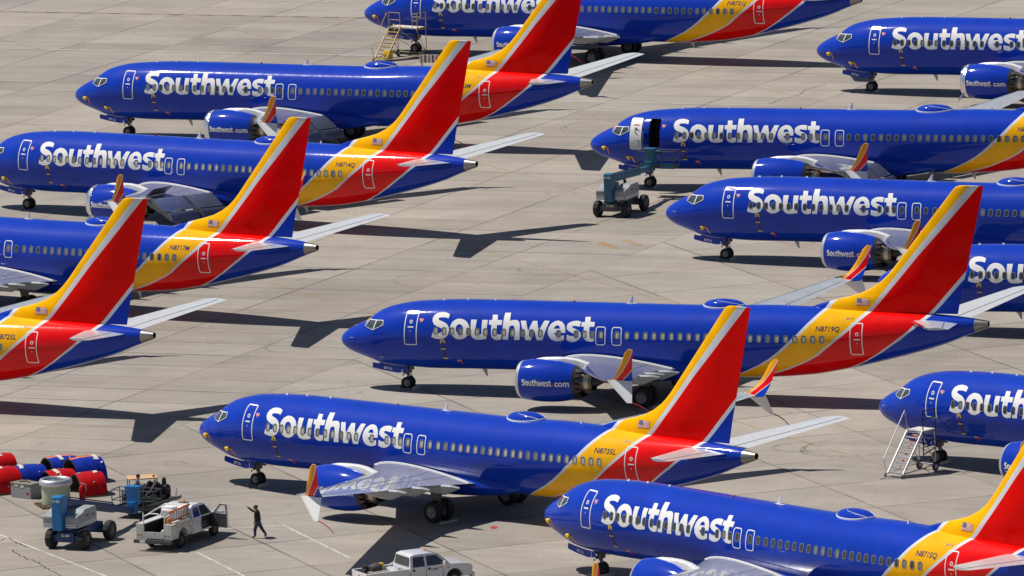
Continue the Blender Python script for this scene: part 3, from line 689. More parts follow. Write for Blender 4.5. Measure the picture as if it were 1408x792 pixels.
# --- small parts on the skin
def dome_mesh():
    mb = MB(); rings = []
    n = 24
    prof = [(0.0, 1.0), (.075, 1.0), (.08, .97), (.17, .88), (.27, .68), (.335, .40), (.36, .02)]
    for i, (h, q) in enumerate(prof):
        r = []
        for k in range(n):
            a = 2 * math.pi * k / n; c, s_ = math.cos(a), math.sin(a)
            x = 22.98 + 1.22 * q * math.copysign(abs(c) ** .85, c) + (.12 * h if c < 0 else 0); y = .62 * q * s_
            T = crown(x, y).z if h < .12 else crown(22.98, 0).z
            r.append((x, y, (T + h * .9) if h < .12 else T + h))
        rings.append(r)
    mb.loft(rings, 0, True, True, mats=lambda i, j: 1 if i <= 1 else 0)
    def dp(q, a):             # the pale seam across the near side of the dome
        c, s_ = math.cos(a), math.sin(a); h = lin([(.02, .36), (.40, .335), (.68, .27), (.88, .17), (.97, .08), (1.0, .07)], q)
        return (22.98 + 1.22 * q * math.copysign(abs(c) ** .85, c) + (.12 * h if c < 0 else 0), .62 * q * s_, crown(22.98, 0).z + h + .006)
    for s in (-1, 1): mb.tube([dp(.52 + .44 * k / 8, s * R(118 - 92 * k / 8)) for k in range(9)], [.008 + .012 * k / 8 for k in range(9)], 5, 1)
    return mb.mesh('antenna_dome', [M['blue'], M['white']], smooth=40)
def blade_mesh(x, z0, top):
    mb = MB(); d = 1 if top else -1
    blade(mb, [((x, 0, z0), (x + .34, 0, z0), .035, (0, 1, 0)), ((x + .20, 0, z0 + d * .30), (x + .36, 0, z0 + d * .30), .022, (0, 1, 0)), ((x + .29, 0, z0 + d * .44), (x + .37, 0, z0 + d * .44), .012, (0, 1, 0))])
    if top: mb.box((x + .25, 0, z0 + .0), (.62, .16, .05), 0)
    return mb.mesh('blade_antenna', M['white'] if top else M['lgrey'], smooth=40)
def bumps_mesh():
    mb = MB()
    for x, l in ((6.3, .22), (7.75, .2), (9.4, .18), (26.75, .16)):
        z = crown(x, 0).z
        mb.box((x, 0, z + .02), (l, .12, .09 if x < 20 else .26), 0, top=(.5, .5))
    z = crown(14.1, 0).z; mb.lathe([(z - .02, .07), (z + .05, .06), (z + .09, .02)], (14.1, 0, 0), 'z', 12, 1, cap1=True)
    return mb.mesh('crown_fitting', [M['white'], M['red_light']])
def text_logo():
    mb = MB()
    for loops in LETTERS: conform(mb, loops, skin, .007, .09)
    return mb.mesh('airline_lettering', M['letter'])
def door_parts(x0, x1, z0, z1, rad, wd, mat):
    mb = MB(); o = rrect(x0, x1, z0, z1, rad); i_ = rrect(x0 + wd, x1 - wd, z0 + wd, z1 - wd, max(.03, rad - wd))
    conform(mb, [i_], skin, .004, .1, mat=0); conform(mb, [o, i_], skin, .008, .1, mat=1)
    return mb.mesh('door', [mat, M['letter']])
def door_handle(xc, zc):
    out = []
    mb = MB(); conform(mb, [rrect(xc - .20, xc + .16, zc - .035, zc + .035, .02)], skin, .012, .1); out.append(('door_handle', mb.mesh('door_handle', M['letter'])))
    ring = lambda r: [(xc - .02 + r * math.cos(2 * math.pi * k / 12), zc + .28 + r * math.sin(2 * math.pi * k / 12)) for k in range(12)]
    mb = MB(); conform(mb, [ring(.10), ring(.055)], skin, .012); out.append(('porthole_ring', mb.mesh('porthole_ring', M['letter'])))
    mb = MB(); conform(mb, [rrect(xc - .05, xc, zc - .26, zc - .18, .02)], skin, .012); out.append(('vent_flap', mb.mesh('vent_flap', M['lgrey'])))
    return out
WX = [6.5, 7.01, 7.5, 7.99, 8.49, 9.0, 9.5, 10.05, 10.59, 11.12, 11.73, 12.25, 12.78, 13.87, 14.91, 15.4, 15.86, 16.38, 17.33, 17.92] + [18.49 + (29.27 - 18.49) * k / 21 for k in range(22)]
def win_z(x): return 3.62 + 0.0078 * (x - 6.5)
def window_meshes():
    L = []
    for x in WX:
        z = win_z(x); mb = MB()
        conform(mb, [rrect(x - .145, x + .145, z - .215, z + .215, .11), rrect(x - .112, x + .112, z - .18, z + .18, .09)], skin, .014)
        conform(mb, [rrect(x - .114, x + .114, z - .182, z + .182, .09)], skin, .008, mat=1)  # dark backing; its border left and above the inset paints recess shade
        f = mb.mesh('window_frame', [M['wframe'], M['dgrey']])
        mb = MB(); conform(mb, [rrect(x - .072, x + .098, z - .165, z + .135, .07)], skin, .011)
        s1 = mb.mesh('window_shade', M['shade_pale']); L.append((f, s1))
    return L
SHADE_ALT = {}
def cockpit_meshes():
    out = []
    panes = [[(1.905, 3.60), (2.12, 3.935), (2.635, 3.955), (2.495, 3.49)], [(2.55, 3.495), (2.695, 3.957), (3.10, 3.985), (3.135, 3.78)]]
    mb = MB(); o = [(1.865, 3.605), (2.105, 3.965), (3.135, 4.015), (3.17, 3.765), (2.515, 3.455)]
    loops = [o] + [p for p in panes]
    conform(mb, loops, skin, .030, .06, .08)
    out.append(('cockpit_window_frame', mb.mesh('cockpit_window_frame', M['letter'])))
    for p in panes:
        mb = MB(); q = [(a, b) for a, b in p]; conform(mb, [q], skin, .024, .06, .08)
        out.append(('cockpit_window', mb.mesh('cockpit_window', M['cockpit'])))
    for sg in (-1, 1):           # front windshields, following the nose up to the crown
        mb = MB(); a = skin(1.80, 3.60, .01); b = skin(2.06, 3.95, .01)
        K = []
        for k in range(5):
            t = k / 4; x0 = 1.80 - .10 * t; x1 = 2.06 + .04 * t
            y0 = a.y * (1 - t) + -.05 * t; y1 = b.y * (1 - t) + -.05 * t
            K.append((crown(x0, y0, .012), crown(x1, y1, .012)))
        for (p, q), (r_, s_) in zip(K, K[1:]):
            mb.add([(v.x, v.y * -sg, v.z) for v in (p, r_, s_, q)], [(0, 1, 2, 3)])
        out.append(('windshield', mb.mesh('windshield', M['amber'] if sg < 0 else M['cockpit'])))
    return out
def heart_mesh():
    mb = MB(); c = (5.57, 4.14)
    hp = lambda s_: [(c[0] + s_ * .0085 * 16 * math.sin(t) ** 3, c[1] + s_ * .0085 * (13 * math.cos(t) - 5 * math.cos(2 * t) - 2 * math.cos(3 * t) - math.cos(4 * t))) for t in [2 * math.pi * k / 24 for k in range(24)]]
    conform(mb, [hp(.95)], skin, .006, mat=0); conform(mb, [hp(.86)], skin, .009, mat=1)
    conform(mb, [[(c[0] - .09, c[1] + .05), (c[0] - .05, c[1] + .07), (c[0] + .06, c[1] - .03), (c[0] + .03, c[1] - .05)]], skin, .012, mat=0)
    return mb.mesh('heart_emblem', [M['letter'], M['heartred']])
def flag_mesh():
    mb = MB(); x0, x1, z0, z1 = 30.84, 31.60, 5.53, 5.91; n = 13
    for k in range(n):
        a, b = z0 + (z1 - z0) * k / n, z0 + (z1 - z0) * (k + 1) / n
        mb.add([fin_pt(x0, a, .01), fin_pt(x1, a, .01), fin_pt(x1, b, .01), fin_pt(x0, b, .01)], [(0, 1, 2, 3)], 0 if k % 2 == 0 else 1)
    zc = z0 + (z1 - z0) * 6 / 13
    mb.add([fin_pt(x0, zc, .014), fin_pt(x0 + .31, zc, .014), fin_pt(x0 + .31, z1, .014), fin_pt(x0, z1, .014)], [(0, 1, 2, 3)], 2)
    for i in range(5):
        for j in range(4):
            x, z = x0 + .04 + .058 * i, zc + .03 + .045 * j
            mb.add([fin_pt(x, z, .017), fin_pt(x + .018, z, .017), fin_pt(x + .018, z + .018, .017), fin_pt(x, z + .018, .017)], [(0, 1, 2, 3)], 1)
    return mb.mesh('national_flag', [M['flag_red'], M['flag_white'], M['flag_blue']])
def streamer_mesh():
    """taped static-port covers with red ribbons hanging down the side"""
    out = []
    mb = MB()
    conform(mb, [[(6.76, 2.94), (6.80, 3.16), (7.02, 3.16), (7.06, 2.94), (6.98, 2.94), (6.95, 3.08), (6.87, 3.08), (6.84, 2.94)]], skin, .015, .1, mat=0)
    conform(mb, [rrect(6.86, 6.96, 2.05, 2.94, .02)], skin, .018, .1, mat=1)
    for z in (2.62, 2.07): conform(mb, [rrect(6.78, 7.05, z - .03, z + .03, .02)], skin, .026, .1, mat=0)
    out.append(mb.mesh('static_port_cover', [M['yellow_tape'], M['maroon']]))
    mb = MB(); conform(mb, [[(7.55, 1.85), (7.58, 1.98), (7.8, 1.98), (7.84, 1.85), (7.72, 1.9)]], skin, .015, .1, mat=0)
    conform(mb, [rrect(7.7, 7.9, 1.75, 1.83, .02)], skin, .018, .1, mat=1)
    out.append(mb.mesh('static_port_cover', [M['orange_tape'], M['red_cloth']]))
    return out
def probe_cover(x, z):
    mb = MB(); p = skin(x, z, .06)
    for i, (dx, dz, r) in enumerate(((-.06, .04, .10), (.05, .05, .09), (.0, -.03, .10))):
        mb.lathe([(-r, .01), (-r * .7, r * .75), (0, r), (r * .7, r * .75), (r, .01)], p + Vector((dx, 0, dz)), 'y', 10, 0)
    q = [skin(x + .02, z + .07, .05), skin(x + .17, z + .03, .03), skin(x + .20, z - .18, .02), skin(x + .26, z - .40, .02)]
    for a, b in zip(q, q[1:]):
        mb.add([a, b, b + Vector((.09, -.01, .02)), a + Vector((.09, -.01, .02))], [(0, 1, 2, 3)], 1)
    return mb.mesh('probe_cover', [M['yellow_tape'], M['orange_tape']], smooth=60)
def bare_probe():
    mb = MB()
    for x, z in ((1.25, 2.95), (3.1, 2.02)):
        p = skin(x, z, .0); n = skin(x, z, 1) - p
        mb.tube([p, p + n * .09 + Vector((-.02, 0, 0)), p + n * .11 + Vector((-.22, 0, 0))], .025, 6)
    return mb.mesh('pitot_probe', M['chrome'])
def tip_streamer(sgn):
    mb = MB(); p = Vector((24.55, sgn * 17.7, 2.9)); q = [p, p + Vector((.35, .03, -.10)), p + Vector((.75, .02, -.28)), p + Vector((1.05, .06, -.55))]
    for a, b in zip(q, q[1:]): mb.add([a, b, b + Vector((0, .02, .055)), a + Vector((0, .02, .055))], [(0, 1, 2, 3)])
    return mb.mesh('warning_streamer', M['red_cloth'])

ME['wing'] = {(s, c): wing_mesh(s, c) for s in (-1, 1) for c in (False, True)}
ME['fairing'] = {(s, y, d): fairing_mesh(s, y, d) for s in (-1, 1) for y in (4.0, 6.4, 9.0) for d in (0, 1)}
ME['winglet'] = {s: winglet_mesh(s) for s in (-1, 1)}
ME['strake'] = {s: strake_mesh(s) for s in (-1, 1)}
ME['tailplane'] = {s: tailplane_mesh(s) for s in (-1, 1)}
ME['flaps'] = {s: (flap_mesh(s, 2.3, 5.6), flap_mesh(s, 6.0, 11.4)) for s in (-1, 1)}
ME['spoiler'] = {s: spoiler_mesh(s, 6.2, 10.2) for s in (-1, 1)}
ME['engine'] = {s: engine_meshes(s) for s in (-1, 1)}
ME['fin'] = fin_mesh(False); ME['rudder'] = fin_mesh(True)
ME['nstrut'] = nose_strut(); ME['nwheel'] = {s: wheel_mesh((3.95, .2 * s, .343), .343, .2) for s in (-1, 1)}
ME['ndoor'] = {s: nose_door(s) for s in (-1, 1)}
ME['mstrut'] = {s: main_strut(s) for s in (-1, 1)}
ME['mwheel'] = {(s, k): wheel_mesh((19.3, s * 2.86 + k * .43, .565), .565, .40) for s in (-1, 1) for k in (-1, 1)}
ME['dome'] = dome_mesh(); ME['blade'] = blade_mesh(17.25, crown(17.4, 0).z - .02, True); ME['belly_blade'] = blade_mesh(8.4, section(8.5)[1] + .03, False)
ME['mid_blade'] = blade_mesh(25.2, section(25.2)[1] + .03, False)
ME['bumps'] = bumps_mesh(); ME['logo'] = text_logo()
ME['door1'] = door_parts(4.53, 5.33, 2.76, 4.58, .11, .055, M['livery']); ME['handle1'] = door_handle(4.95, 3.76)
ME['door4'] = door_parts(30.82, 31.53, 2.95, 4.70, .11, .05, M['livery']); ME['handle4'] = door_handle(31.25, 3.83)
ME['exit'] = [door_parts(16.05, 16.65, 3.13, 4.14, .15, .05, M['livery']), door_parts(17.0, 17.6, 3.13, 4.14, .15, .05, M['livery'])]
ME['win'] = window_meshes(); ME['cockpit'] = cockpit_meshes(); ME['heart'] = heart_mesh(); ME['flag'] = flag_mesh()
ME['static'] = streamer_mesh(); ME['probe'] = {1: probe_cover(1.35, 2.62), 2: probe_cover(3.05, 2.10)}; ME['bare'] = bare_probe()
ME['tipstream'] = {s: tip_streamer(s) for s in (-1, 1)}
for k in ('shade_mid', 'shade_dark'):
    L = []
    for f, s1 in ME['win']:
        c = s1.copy(); c.materials.clear(); c.materials.append(M[k]); L.append(c)
    SHADE_ALT[k] = L

def open_door_fuselage():
    """fuselage with the forward left doorway cut out and a shallow pocket behind it coloured near-black as cabin shade"""
    o = obj('fuselage', ME['fuselage'].copy())
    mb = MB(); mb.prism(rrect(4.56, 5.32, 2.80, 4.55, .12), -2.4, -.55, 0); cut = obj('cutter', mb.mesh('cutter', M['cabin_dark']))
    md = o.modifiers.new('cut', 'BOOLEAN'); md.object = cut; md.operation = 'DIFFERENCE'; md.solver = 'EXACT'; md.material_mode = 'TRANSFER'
    bpy.context.view_layer.update()
    me = bpy.data.meshes.new_from_object(o.evaluated_get(bpy.context.evaluated_depsgraph_get()))
    bpy.data.objects.remove(o); bpy.data.objects.remove(cut)
    me.name = 'fuselage'; return me
def open_door_leaf():
    mb = MB(); d = Vector((-.98, -.62, .03))
    o = rrect(4.53, 5.33, 2.74, 4.60, .12)
    V, F = flat_geo([o], .12, .2)
    ins = [skin(a, b, -.05) + d for a, b in V]; out = [skin(a, b, .06) + d for a, b in V]
    mb.add(ins, F, 1); mb.add(out, F, 0)
    V2 = [skin(a, b, -.05) + d for a, b in o]; V3 = [skin(a, b, .06) + d for a, b in o]; n = len(o)
    mb.add(V2 + V3, [(i, (i + 1) % n, n + (i + 1) % n, n + i) for i in range(n)], 0)
    def face(a, b, off): return skin(a, b, .06 + off) + d
    conform(mb, [rrect(4.68, 5.18, 2.80, 3.22, .05)], face, .09, .1, mat=0)
    conform(mb, [rrect(4.68, 5.18, 2.80, 2.92, .03)], face, .12, .1, mat=2)
    conform(mb, [[(4.95 + .09 * math.cos(k * .7), 3.98 + .09 * math.sin(k * .7)) for k in range(9)]], face, .02, mat=3)
    conform(mb, [rrect(4.75, 5.15, 4.19, 4.24, .02)], face, .02, mat=4)
    conform(mb, [[(4.82, 3.85), (4.86, 3.88), (5.06, 3.70), (5.02, 3.66)]], face, .03, mat=3)
    mb.tube([skin(5.1, 3.9, .08) + d, skin(4.62, 3.9, .25), skin(4.6, 3.9, -.05)], .04, 6, 3)
    mb.tube([skin(5.1, 3.3, .08) + d, skin(4.62, 3.3, .25), skin(4.6, 3.3, -.05)], .04, 6, 3)
    return mb.mesh('passenger_door', [M['inner_white'], M['blue'], M['lgrey'], M['dgrey'], M['heartred']], smooth=40)

def make_airliner(sp):
    root = thing('airliner', sp['label'], 'airliner', (sp['x'], sp['y'], 0), sp['yaw'], 'parked blue airliners')
    P = lambda n, me, par=root: obj(n, me, par)
    f = P('fuselage', open_door_fuselage() if sp.get('open') else ME['fuselage'])
    P('tail_cone', ME['tail_cone']); P('belly_fairing', ME['belly'])
    P('airline_lettering', ME['logo'], f); P('antenna_dome', ME['dome'], f); P('blade_antenna', ME['blade'], f)
    P('blade_antenna', ME['belly_blade'], f); P('blade_antenna', ME['mid_blade'], f); P('crown_fitting', ME['bumps'], f); P('heart_emblem', ME['heart'], f)
    if sp.get('open'):
        d = P('passenger_door', open_door_leaf()); d['label'] = 'open white-lined passenger door swung forward'
    else:
        d = P('passenger_door', ME['door1']); [P(n_, m_, d) for n_, m_ in ME['handle1']]
    d = P('passenger_door', ME['door4']); [P(n_, m_, d) for n_, m_ in ME['handle4']]
    for e in ME['exit']: P('overwing_exit', e)
    rnd = random.Random(sp['x'])
    for i, (wf, s1) in enumerate(ME['win']):
        k = sp['shade']
        if k == 'mix': k = rnd.choice(['shade_mid', 'shade_dark', 'shade_mid'])
        elif k == 'shade_pale' and rnd.random() < .12: k = 'shade_mid'
        elif k == 'shade_dark' and rnd.random() < .08: k = 'shade_mid'
        sm = s1 if k == 'shade_pale' else SHADE_ALT[k][i]
        o = P('cabin_window', wf); P('window_shade', sm, o)
    for n, me in ME['cockpit']: P(n, me)
    for me in ME['static']: P('static_port_cover', me)
    for k in sp.get('probes', ()): P('probe_cover', ME['probe'][k])
    if len(sp.get('probes', ())) < 2: P('pitot_probe', ME['bare'])
    for s in (-1, 1):
        cut = bool(sp.get('flaps'))
        wg = P('wing', ME['wing'][(s, cut)])
        P('winglet', ME['winglet'][s], wg); P('lower_winglet', ME['strake'][s], wg); P('warning_streamer', ME['tipstream'][s], wg)
        for y in (4.0, 6.4, 9.0): P('flap_fairing', ME['fairing'][(s, y, 1 if cut else 0)], wg)
        if cut:
            for me in ME['flaps'][s]: P('flap', me, wg)
        if sp.get('spoiler'): P('spoiler', ME['spoiler'][s], wg)
        P('tailplane', ME['tailplane'][s])
        E_ = ME['engine'][s]; en = P('engine', E_['nacelle'])
        for n in ('inlet_lip', 'chevron_nozzle', 'exhaust_core', 'fan'): P(n, E_[n], en)
        P('engine_pylon', E_['pylon'], en)
        if s < 0:
            P('engine_lettering', E_['engine_lettering'], en)
            if sp.get('foil'): P('inlet_cover', E_['inlet_cover'], en)
        P('nose_wheel', ME['nwheel'][s])
        nd = P('nose_gear_door', ME['ndoor'][s])
        if s < 0 and sp.get('num'):
            mb = MB(); fn = lambda a, b, off: Vector((a, -.503 - off, b))
            text_on(mb, sp['num'], 2.72, 3.22, 1.155, .15, fn, .006, bold=.02, slope=-.16)
            P('door_number', mb.mesh('door_number', M['letter']), nd)
        ms = P('main_gear_strut', ME['mstrut'][s])
        for k in (-1, 1): P('main_wheel', ME['mwheel'][(s, k)])
    P('nose_gear_strut', ME['nstrut'])
    fn_ = P('tail_fin', ME['fin']); P('rudder', ME['rudder']); P('national_flag', ME['flag'], fn_)
    if sp.get('reg'):
        mb = MB(); nmax = len(sp['reg']); xe = 28.87 + 1.37 * (nmax / 6 if nmax < 6 else 1)
        text_on(mb, sp['reg'], 28.88, xe, 4.245, .265, skin, .008, bold=.012, shear=.14)
        P('registration', mb.mesh('registration', M['dkblue_text']), f)
        if sp.get('num') and nmax > 2:
            mb = MB(); text_on(mb, sp['num'], 30.50, 30.93, 4.85, .10, skin, .008, shear=.12); P('fleet_number', mb.mesh('fleet_number', M['dkblue_text']), f)
    return root

FLEET = [
 dict(x=-16.646, y=503.313, yaw=-.729, label='front blue airliner with tail number N8735L, white wing toward the camera', reg='N8735L', num='8735', shade='shade_pale', probes=(1, 2)),
 dict(x=-9.567, y=531.07, yaw=-.403, label='blue airliner shown whole in the centre, tail number N8719Q, pale window shades', reg='N8719Q', num='8719', shade='shade_pale'),
 dict(x=1.397, y=474.854, yaw=-.875, label='blue airliner nearest the camera, tail number N8715Q, dark open windows', reg='N8715Q', num='8715', shade='shade_dark', probes=(1, 2)),
 dict(x=19.242, y=502.819, yaw=-.746, label='blue airliner with a white boarding stair standing at its nose door', num='8730', shade='shade_dark'),
 dict(x=9.408, y=573.492, yaw=-.468, label='blue airliner with door number 8701, nose beside the raised boom lift', num='8701', shade='shade_dark', probes=(2,)),
 dict(x=5.274, y=603.468, yaw=-.375, label='blue airliner with its forward passenger door open above a boom lift', num='8706', reg='N8', shade='mix', probes=(1, 2), flaps=True, open=True),
 dict(x=21.05, y=643.697, yaw=-.447, label='blue airliner far at the top right with foil around its engine inlet', num='8736', shade='shade_dark', probes=(1, 2), foil=True),
 dict(x=-9.61, y=671.564, yaw=-.471, label='farthest blue airliner with tail number N8721J and a yellow stair at its nose', num='8721', reg='N8721J', shade='mix', probes=(1, 2)),
 dict(x=-28.44, y=635.074, yaw=-.475, label='blue airliner at the upper left with lowered flaps, tail number ending in 3M', num='8713', reg='N8713M', shade='mix', probes=(1, 2), foil=True, flaps=True),
 dict(x=-33.461, y=604.62, yaw=-.603, label='blue airliner with tail number N8714Q, raised spoilers and lowered flaps', num='8714', reg='N8714Q', shade='shade_pale', probes=(2,), foil=True, flaps=True, spoiler=True),
 dict(x=-42.761, y=573.442, yaw=-.602, label='blue airliner cut by the left edge, tail number N8717M', num='8717', reg='N8717M', shade='mix'),
 dict(x=-52.724, y=541.74, yaw=-.531, label='blue airliner of which only the tail N8725L shows at the left', num='8725', reg='N8725L', shade='mix'),
 dict(x=20.868, y=544.113, yaw=-.428, label='blue airliner at the right edge mostly hidden behind the tail of N8719Q', num='8728', shade='shade_dark'),
]
for sp in FLEET: make_airliner(sp)

# ------------------------------------------------------------------ apron (concrete slabs with joints, stains and repairs)
def ground_mat():
    m = bpy.data.materials.new('apron_concrete'); m.use_nodes = True; t = m.node_tree; b = t.nodes["Principled BSDF"]
    L = t.links.new
    geo = t.nodes.new("ShaderNodeNewGeometry"); sp = t.nodes.new("ShaderNodeSeparateXYZ"); L(geo.outputs["Position"], sp.inputs[0])
    X, Y = sp.outputs[0], sp.outputs[1]
    def mth(op, a, b_=None, c=None):
        n = t.nodes.new("ShaderNodeMath"); n.operation = op
        for i, v in enumerate((a, b_, c)):
            if v is None: continue
            if isinstance(v, (int, float)): n.inputs[i].default_value = v
            else: L(v, n.inputs[i])
        return n.outputs[0]
    def rng(v, a, b_, c, d):
        n = t.nodes.new("ShaderNodeMapRange"); L(v, n.inputs[0])
        for i, q in enumerate((a, b_, c, d)): n.inputs[i + 1].default_value = q
        return n.outputs[0]
    def noise(scale, detail=4, rough=.55, vec=None, dist=0.0):
        n = t.nodes.new("ShaderNodeTexNoise"); n.inputs["Scale"].default_value = scale; n.inputs["Detail"].default_value = detail
        n.inputs["Roughness"].default_value = rough; n.inputs["Distortion"].default_value = dist
        L(vec if vec is not None else geo.outputs["Position"], n.inputs["Vector"]); return n.outputs[0]
    def comb(a, b_):
        n = t.nodes.new("ShaderNodeCombineXYZ"); L(a, n.inputs[0]); L(b_, n.inputs[1]); return n.outputs[0]
    def white(vec):
        n = t.nodes.new("ShaderNodeTexWhiteNoise"); n.noise_dimensions = '2D'; L(vec, n.inputs["Vector"]); return n.outputs[0]
    wob = mth('MULTIPLY', mth('SUBTRACT', noise(.35, 3), .5), .10)
    def grid(nx, ny, off, s):
        d = mth('ADD', mth('ADD', mth('MULTIPLY', X, nx), mth('MULTIPLY', Y, ny)), wob)
        u = mth('DIVIDE', mth('SUBTRACT', d, off), s)
        idn = mth('FLOOR', u)
        dist = mth('MULTIPLY', mth('ABSOLUTE', mth('SUBTRACT', mth('FRACT', mth('ADD', u, .5)), .5)), s)
        lid = mth('FLOOR', mth('ADD', u, .5))
        return d, idn, dist, lid
    dA, iA1, lA1, kA1 = grid(-.9063, .4226, 236.35, 7.16)
    _, iA2, lA2, kA2 = grid(.386, .9226, 590.3, 3.83)
    _, iB1, lB1, kB1 = grid(.9385, .3453, 147.1, 7.70)
    _, iB2, lB2, kB2 = grid(-.345, .9385, 451.5, 7.1)
    side = mth('GREATER_THAN', dA, 236.35)
    def line(dist, lid, seed, w0, w1, lo):
        st = rng(white(comb(lid, mth('ADD', mth('MULTIPLY', lid, 0.37), seed))), 0, 1, lo, 1)
        ln = rng(dist, w0, w1, 1, 0)
        seg = rng(noise(.12, 3, .6), .35, .62, .35, 1.0)
        return mth('MULTIPLY', mth('MULTIPLY', ln, st), seg)
    A = mth('MAXIMUM', line(lA1, kA1, 1.3, .03, .085, .75), line(lA2, kA2, 7.7, .035, .12, .15))
    B = mth('MAXIMUM', line(lB1, kB1, 3.1, .03, .09, .6), line(lB2, kB2, 5.9, .035, .12, .25))
    def mix(f, a, b_):
        n = t.nodes.new("ShaderNodeMix"); n.data_type = 'FLOAT'
        for i, v in ((0, f), (2, a), (3, b_)):
            if isinstance(v, (int, float)): n.inputs[i].default_value = v
            else: L(v, n.inputs[i])
        return n.outputs[0]
    joint = mix(side, B, A)
    cell = mix(side, white(comb(iB1, iB2)), white(comb(iA1, iA2)))
    tone = rng(cell, 0, 1, .87, 1.07)
    big = rng(noise(.035, 4, .6), .3, .7, .88, 1.10)
    mid = rng(noise(.22, 6, .62, dist=.6), .28, .72, .86, 1.10)
    # streaks drawn out along the taxi direction
    vr = t.nodes.new("ShaderNodeVectorRotate"); vr.rotation_type = 'Z_AXIS'; vr.inputs["Angle"].default_value = R(22)
    L(geo.outputs["Position"], vr.inputs["Vector"])
    vm = t.nodes.new("ShaderNodeVectorMath"); vm.operation = 'MULTIPLY'; L(vr.outputs[0], vm.inputs[0]); vm.inputs[1].default_value = (.05, .9, 1)
    stre = rng(noise(1.0, 5, .6, vec=vm.outputs[0]), .3, .7, .90, 1.07)
    fine = rng(noise(5.0, 4, .65), .25, .75, .90, 1.09)
    spots = rng(noise(.55, 5, .7, dist=1.2), .64, .76, 1.0, .52)
    spot2 = rng(noise(1.7, 3, .6), .70, .80, 1.0, .48)
    v = tone
    for q in (big, mid, stre, fine, spots, spot2): v = mth('MULTIPLY', v, q)
    v = mth('MULTIPLY', v, rng(joint, 0, 1, 1, .27))
    base = t.nodes.new("ShaderNodeMix"); base.data_type = 'RGBA'
    L(rng(noise(.06, 3), .35, .65, 0, 1), base.inputs[0])
    base.inputs[6].default_value = (.350, .306, .260, 1); base.inputs[7].default_value = (.334, .303, .265, 1)
    mu = t.nodes.new("ShaderNodeMix"); mu.data_type = 'RGBA'; mu.blend_type = 'MULTIPLY'; mu.inputs[0].default_value = 1
    L(base.outputs[2], mu.inputs[6]); L(v, mu.inputs[7]); L(mu.outputs[2], b.inputs["Base Color"])
    b.inputs["Roughness"].default_value = .9; b.inputs["Specular IOR Level"].default_value = .2
    return m
mb = MB(); mb.add([(-3500, -600, 0), (3500, -600, 0), (3500, 6000, 0), (-3500, 6000, 0)], [(0, 1, 2, 3)])
struct('ground', mb.mesh('ground', ground_mat()))

def worn(name, col, lo=.40, hi=.62, scale=1.1, amax=1.0):
    m = pmat(name, col, .85, spec=.2); t = m.node_tree; b = t.nodes["Principled BSDF"]
    g = t.nodes.new("ShaderNodeNewGeometry"); n = t.nodes.new("ShaderNodeTexNoise"); n.inputs["Scale"].default_value = scale; n.inputs["Detail"].default_value = 6; n.inputs["Roughness"].default_value = .7
    mr = t.nodes.new("ShaderNodeMapRange"); mr.inputs[1].default_value = lo; mr.inputs[2].default_value = hi; mr.inputs[3].default_value = 0; mr.inputs[4].default_value = amax
    t.links.new(g.outputs["Position"], n.inputs["Vector"]); t.links.new(n.outputs[0], mr.inputs[0]); t.links.new(mr.outputs[0], b.inputs["Alpha"])
    return m
YL = worn('worn_yellow_line', (.50, .30, .08), .36, .75, .8, .75); WL = worn('worn_white_line', (.66, .65, .62), .25, .55, 1.3, .85)
TAR = worn('tar_crack', (.035, .03, .028), .30, .55, 2.0, .95); TYM = worn('tyre_mark', (.10, .09, .08), .42, .75, 2.2, .55)
DK = worn('dark_line', (.10, .07, .06), .25, .55, 1.0, .9); PINK = worn('reddish_dash', (.36, .20, .14), .2, .5, 1.0, .85)
def ribbon(name, pts, wd, mat, z=.004):
    mb = MB(); pts = [Vector((a, b_, z)) for a, b_ in pts]; q = []
    for i, p in enumerate(pts):
        d = (pts[min(i + 1, len(pts) - 1)] - pts[max(i - 1, 0)]).normalized(); n = Vector((-d.y, d.x, 0)) * wd / 2
        q.append((p + n, p - n))
    for (a, b_), (c, d) in zip(q, q[1:]): mb.add([a, b_, d, c], [(0, 1, 2, 3)])
    return struct(name, mb.mesh(name, mat))
def dirline(off, y0, y1):      # taxi lead-in lines run along (.438, -.899)
    P = []
    for k in range(13):
        y = y0 + (y1 - y0) * k / 12; P.append(((off - .438 * y) / .899, y))
    return P
for off, y0, y1 in ((251.9, 640, 556), (267.8, 720, 560), (283.1, 720, 570), (298.3, 720, 600), (313.8, 720, 610), (236.2, 600, 500)):
    ribbon('taxi_line', dirline(off, y0, y1), .16, YL)
ribbon('taxi_line', [(5.4, 580.15), (6.45, 577.16)], .55, YL, .006); ribbon('taxi_line', [(6.87, 580.75), (7.9, 577.97)], .55, YL, .006)
for P in ([(-26.95, 489.4), (-20.94, 476.58), (-19.0, 472.5)], [(-16.9, 488.2), (-12.19, 488.83)], [(-12.19, 488.83), (-9.09, 480.21), (-8.7, 479.1)], [(-16.48, 482.15), (-13.2, 473.2)]):
    ribbon('parking_line', P, .12, WL)
ribbon('parking_line', [(-32.14, 678.56), (-19.4, 673.37), (-8, 668.8)], .16, WL); ribbon('parking_line', [(-10, 648), (18, 637)], .12, WL)
for k in range(30):
    a = Vector((-36.65, 700.6)); d = (Vector((-2.64, 686.67)) - a); n = 30
    p, q = a + d * (k / n), a + d * ((k + .96) / n)
    ribbon('apron_dash', [tuple(p), tuple(q)], .32, DK if k % 2 else PINK)
def jag(P, amp=.12, seed=1):
    rn = random.Random(seed); Q = []
    for (a, b_), (c, d) in zip(P, P[1:]):
        for k in range(6): Q.append((a + (c - a) * k / 6 + rn.uniform(-amp, amp), b_ + (d - b_) * k / 6 + rn.uniform(-amp, amp) * 2.5))
    return Q + [P[-1]]
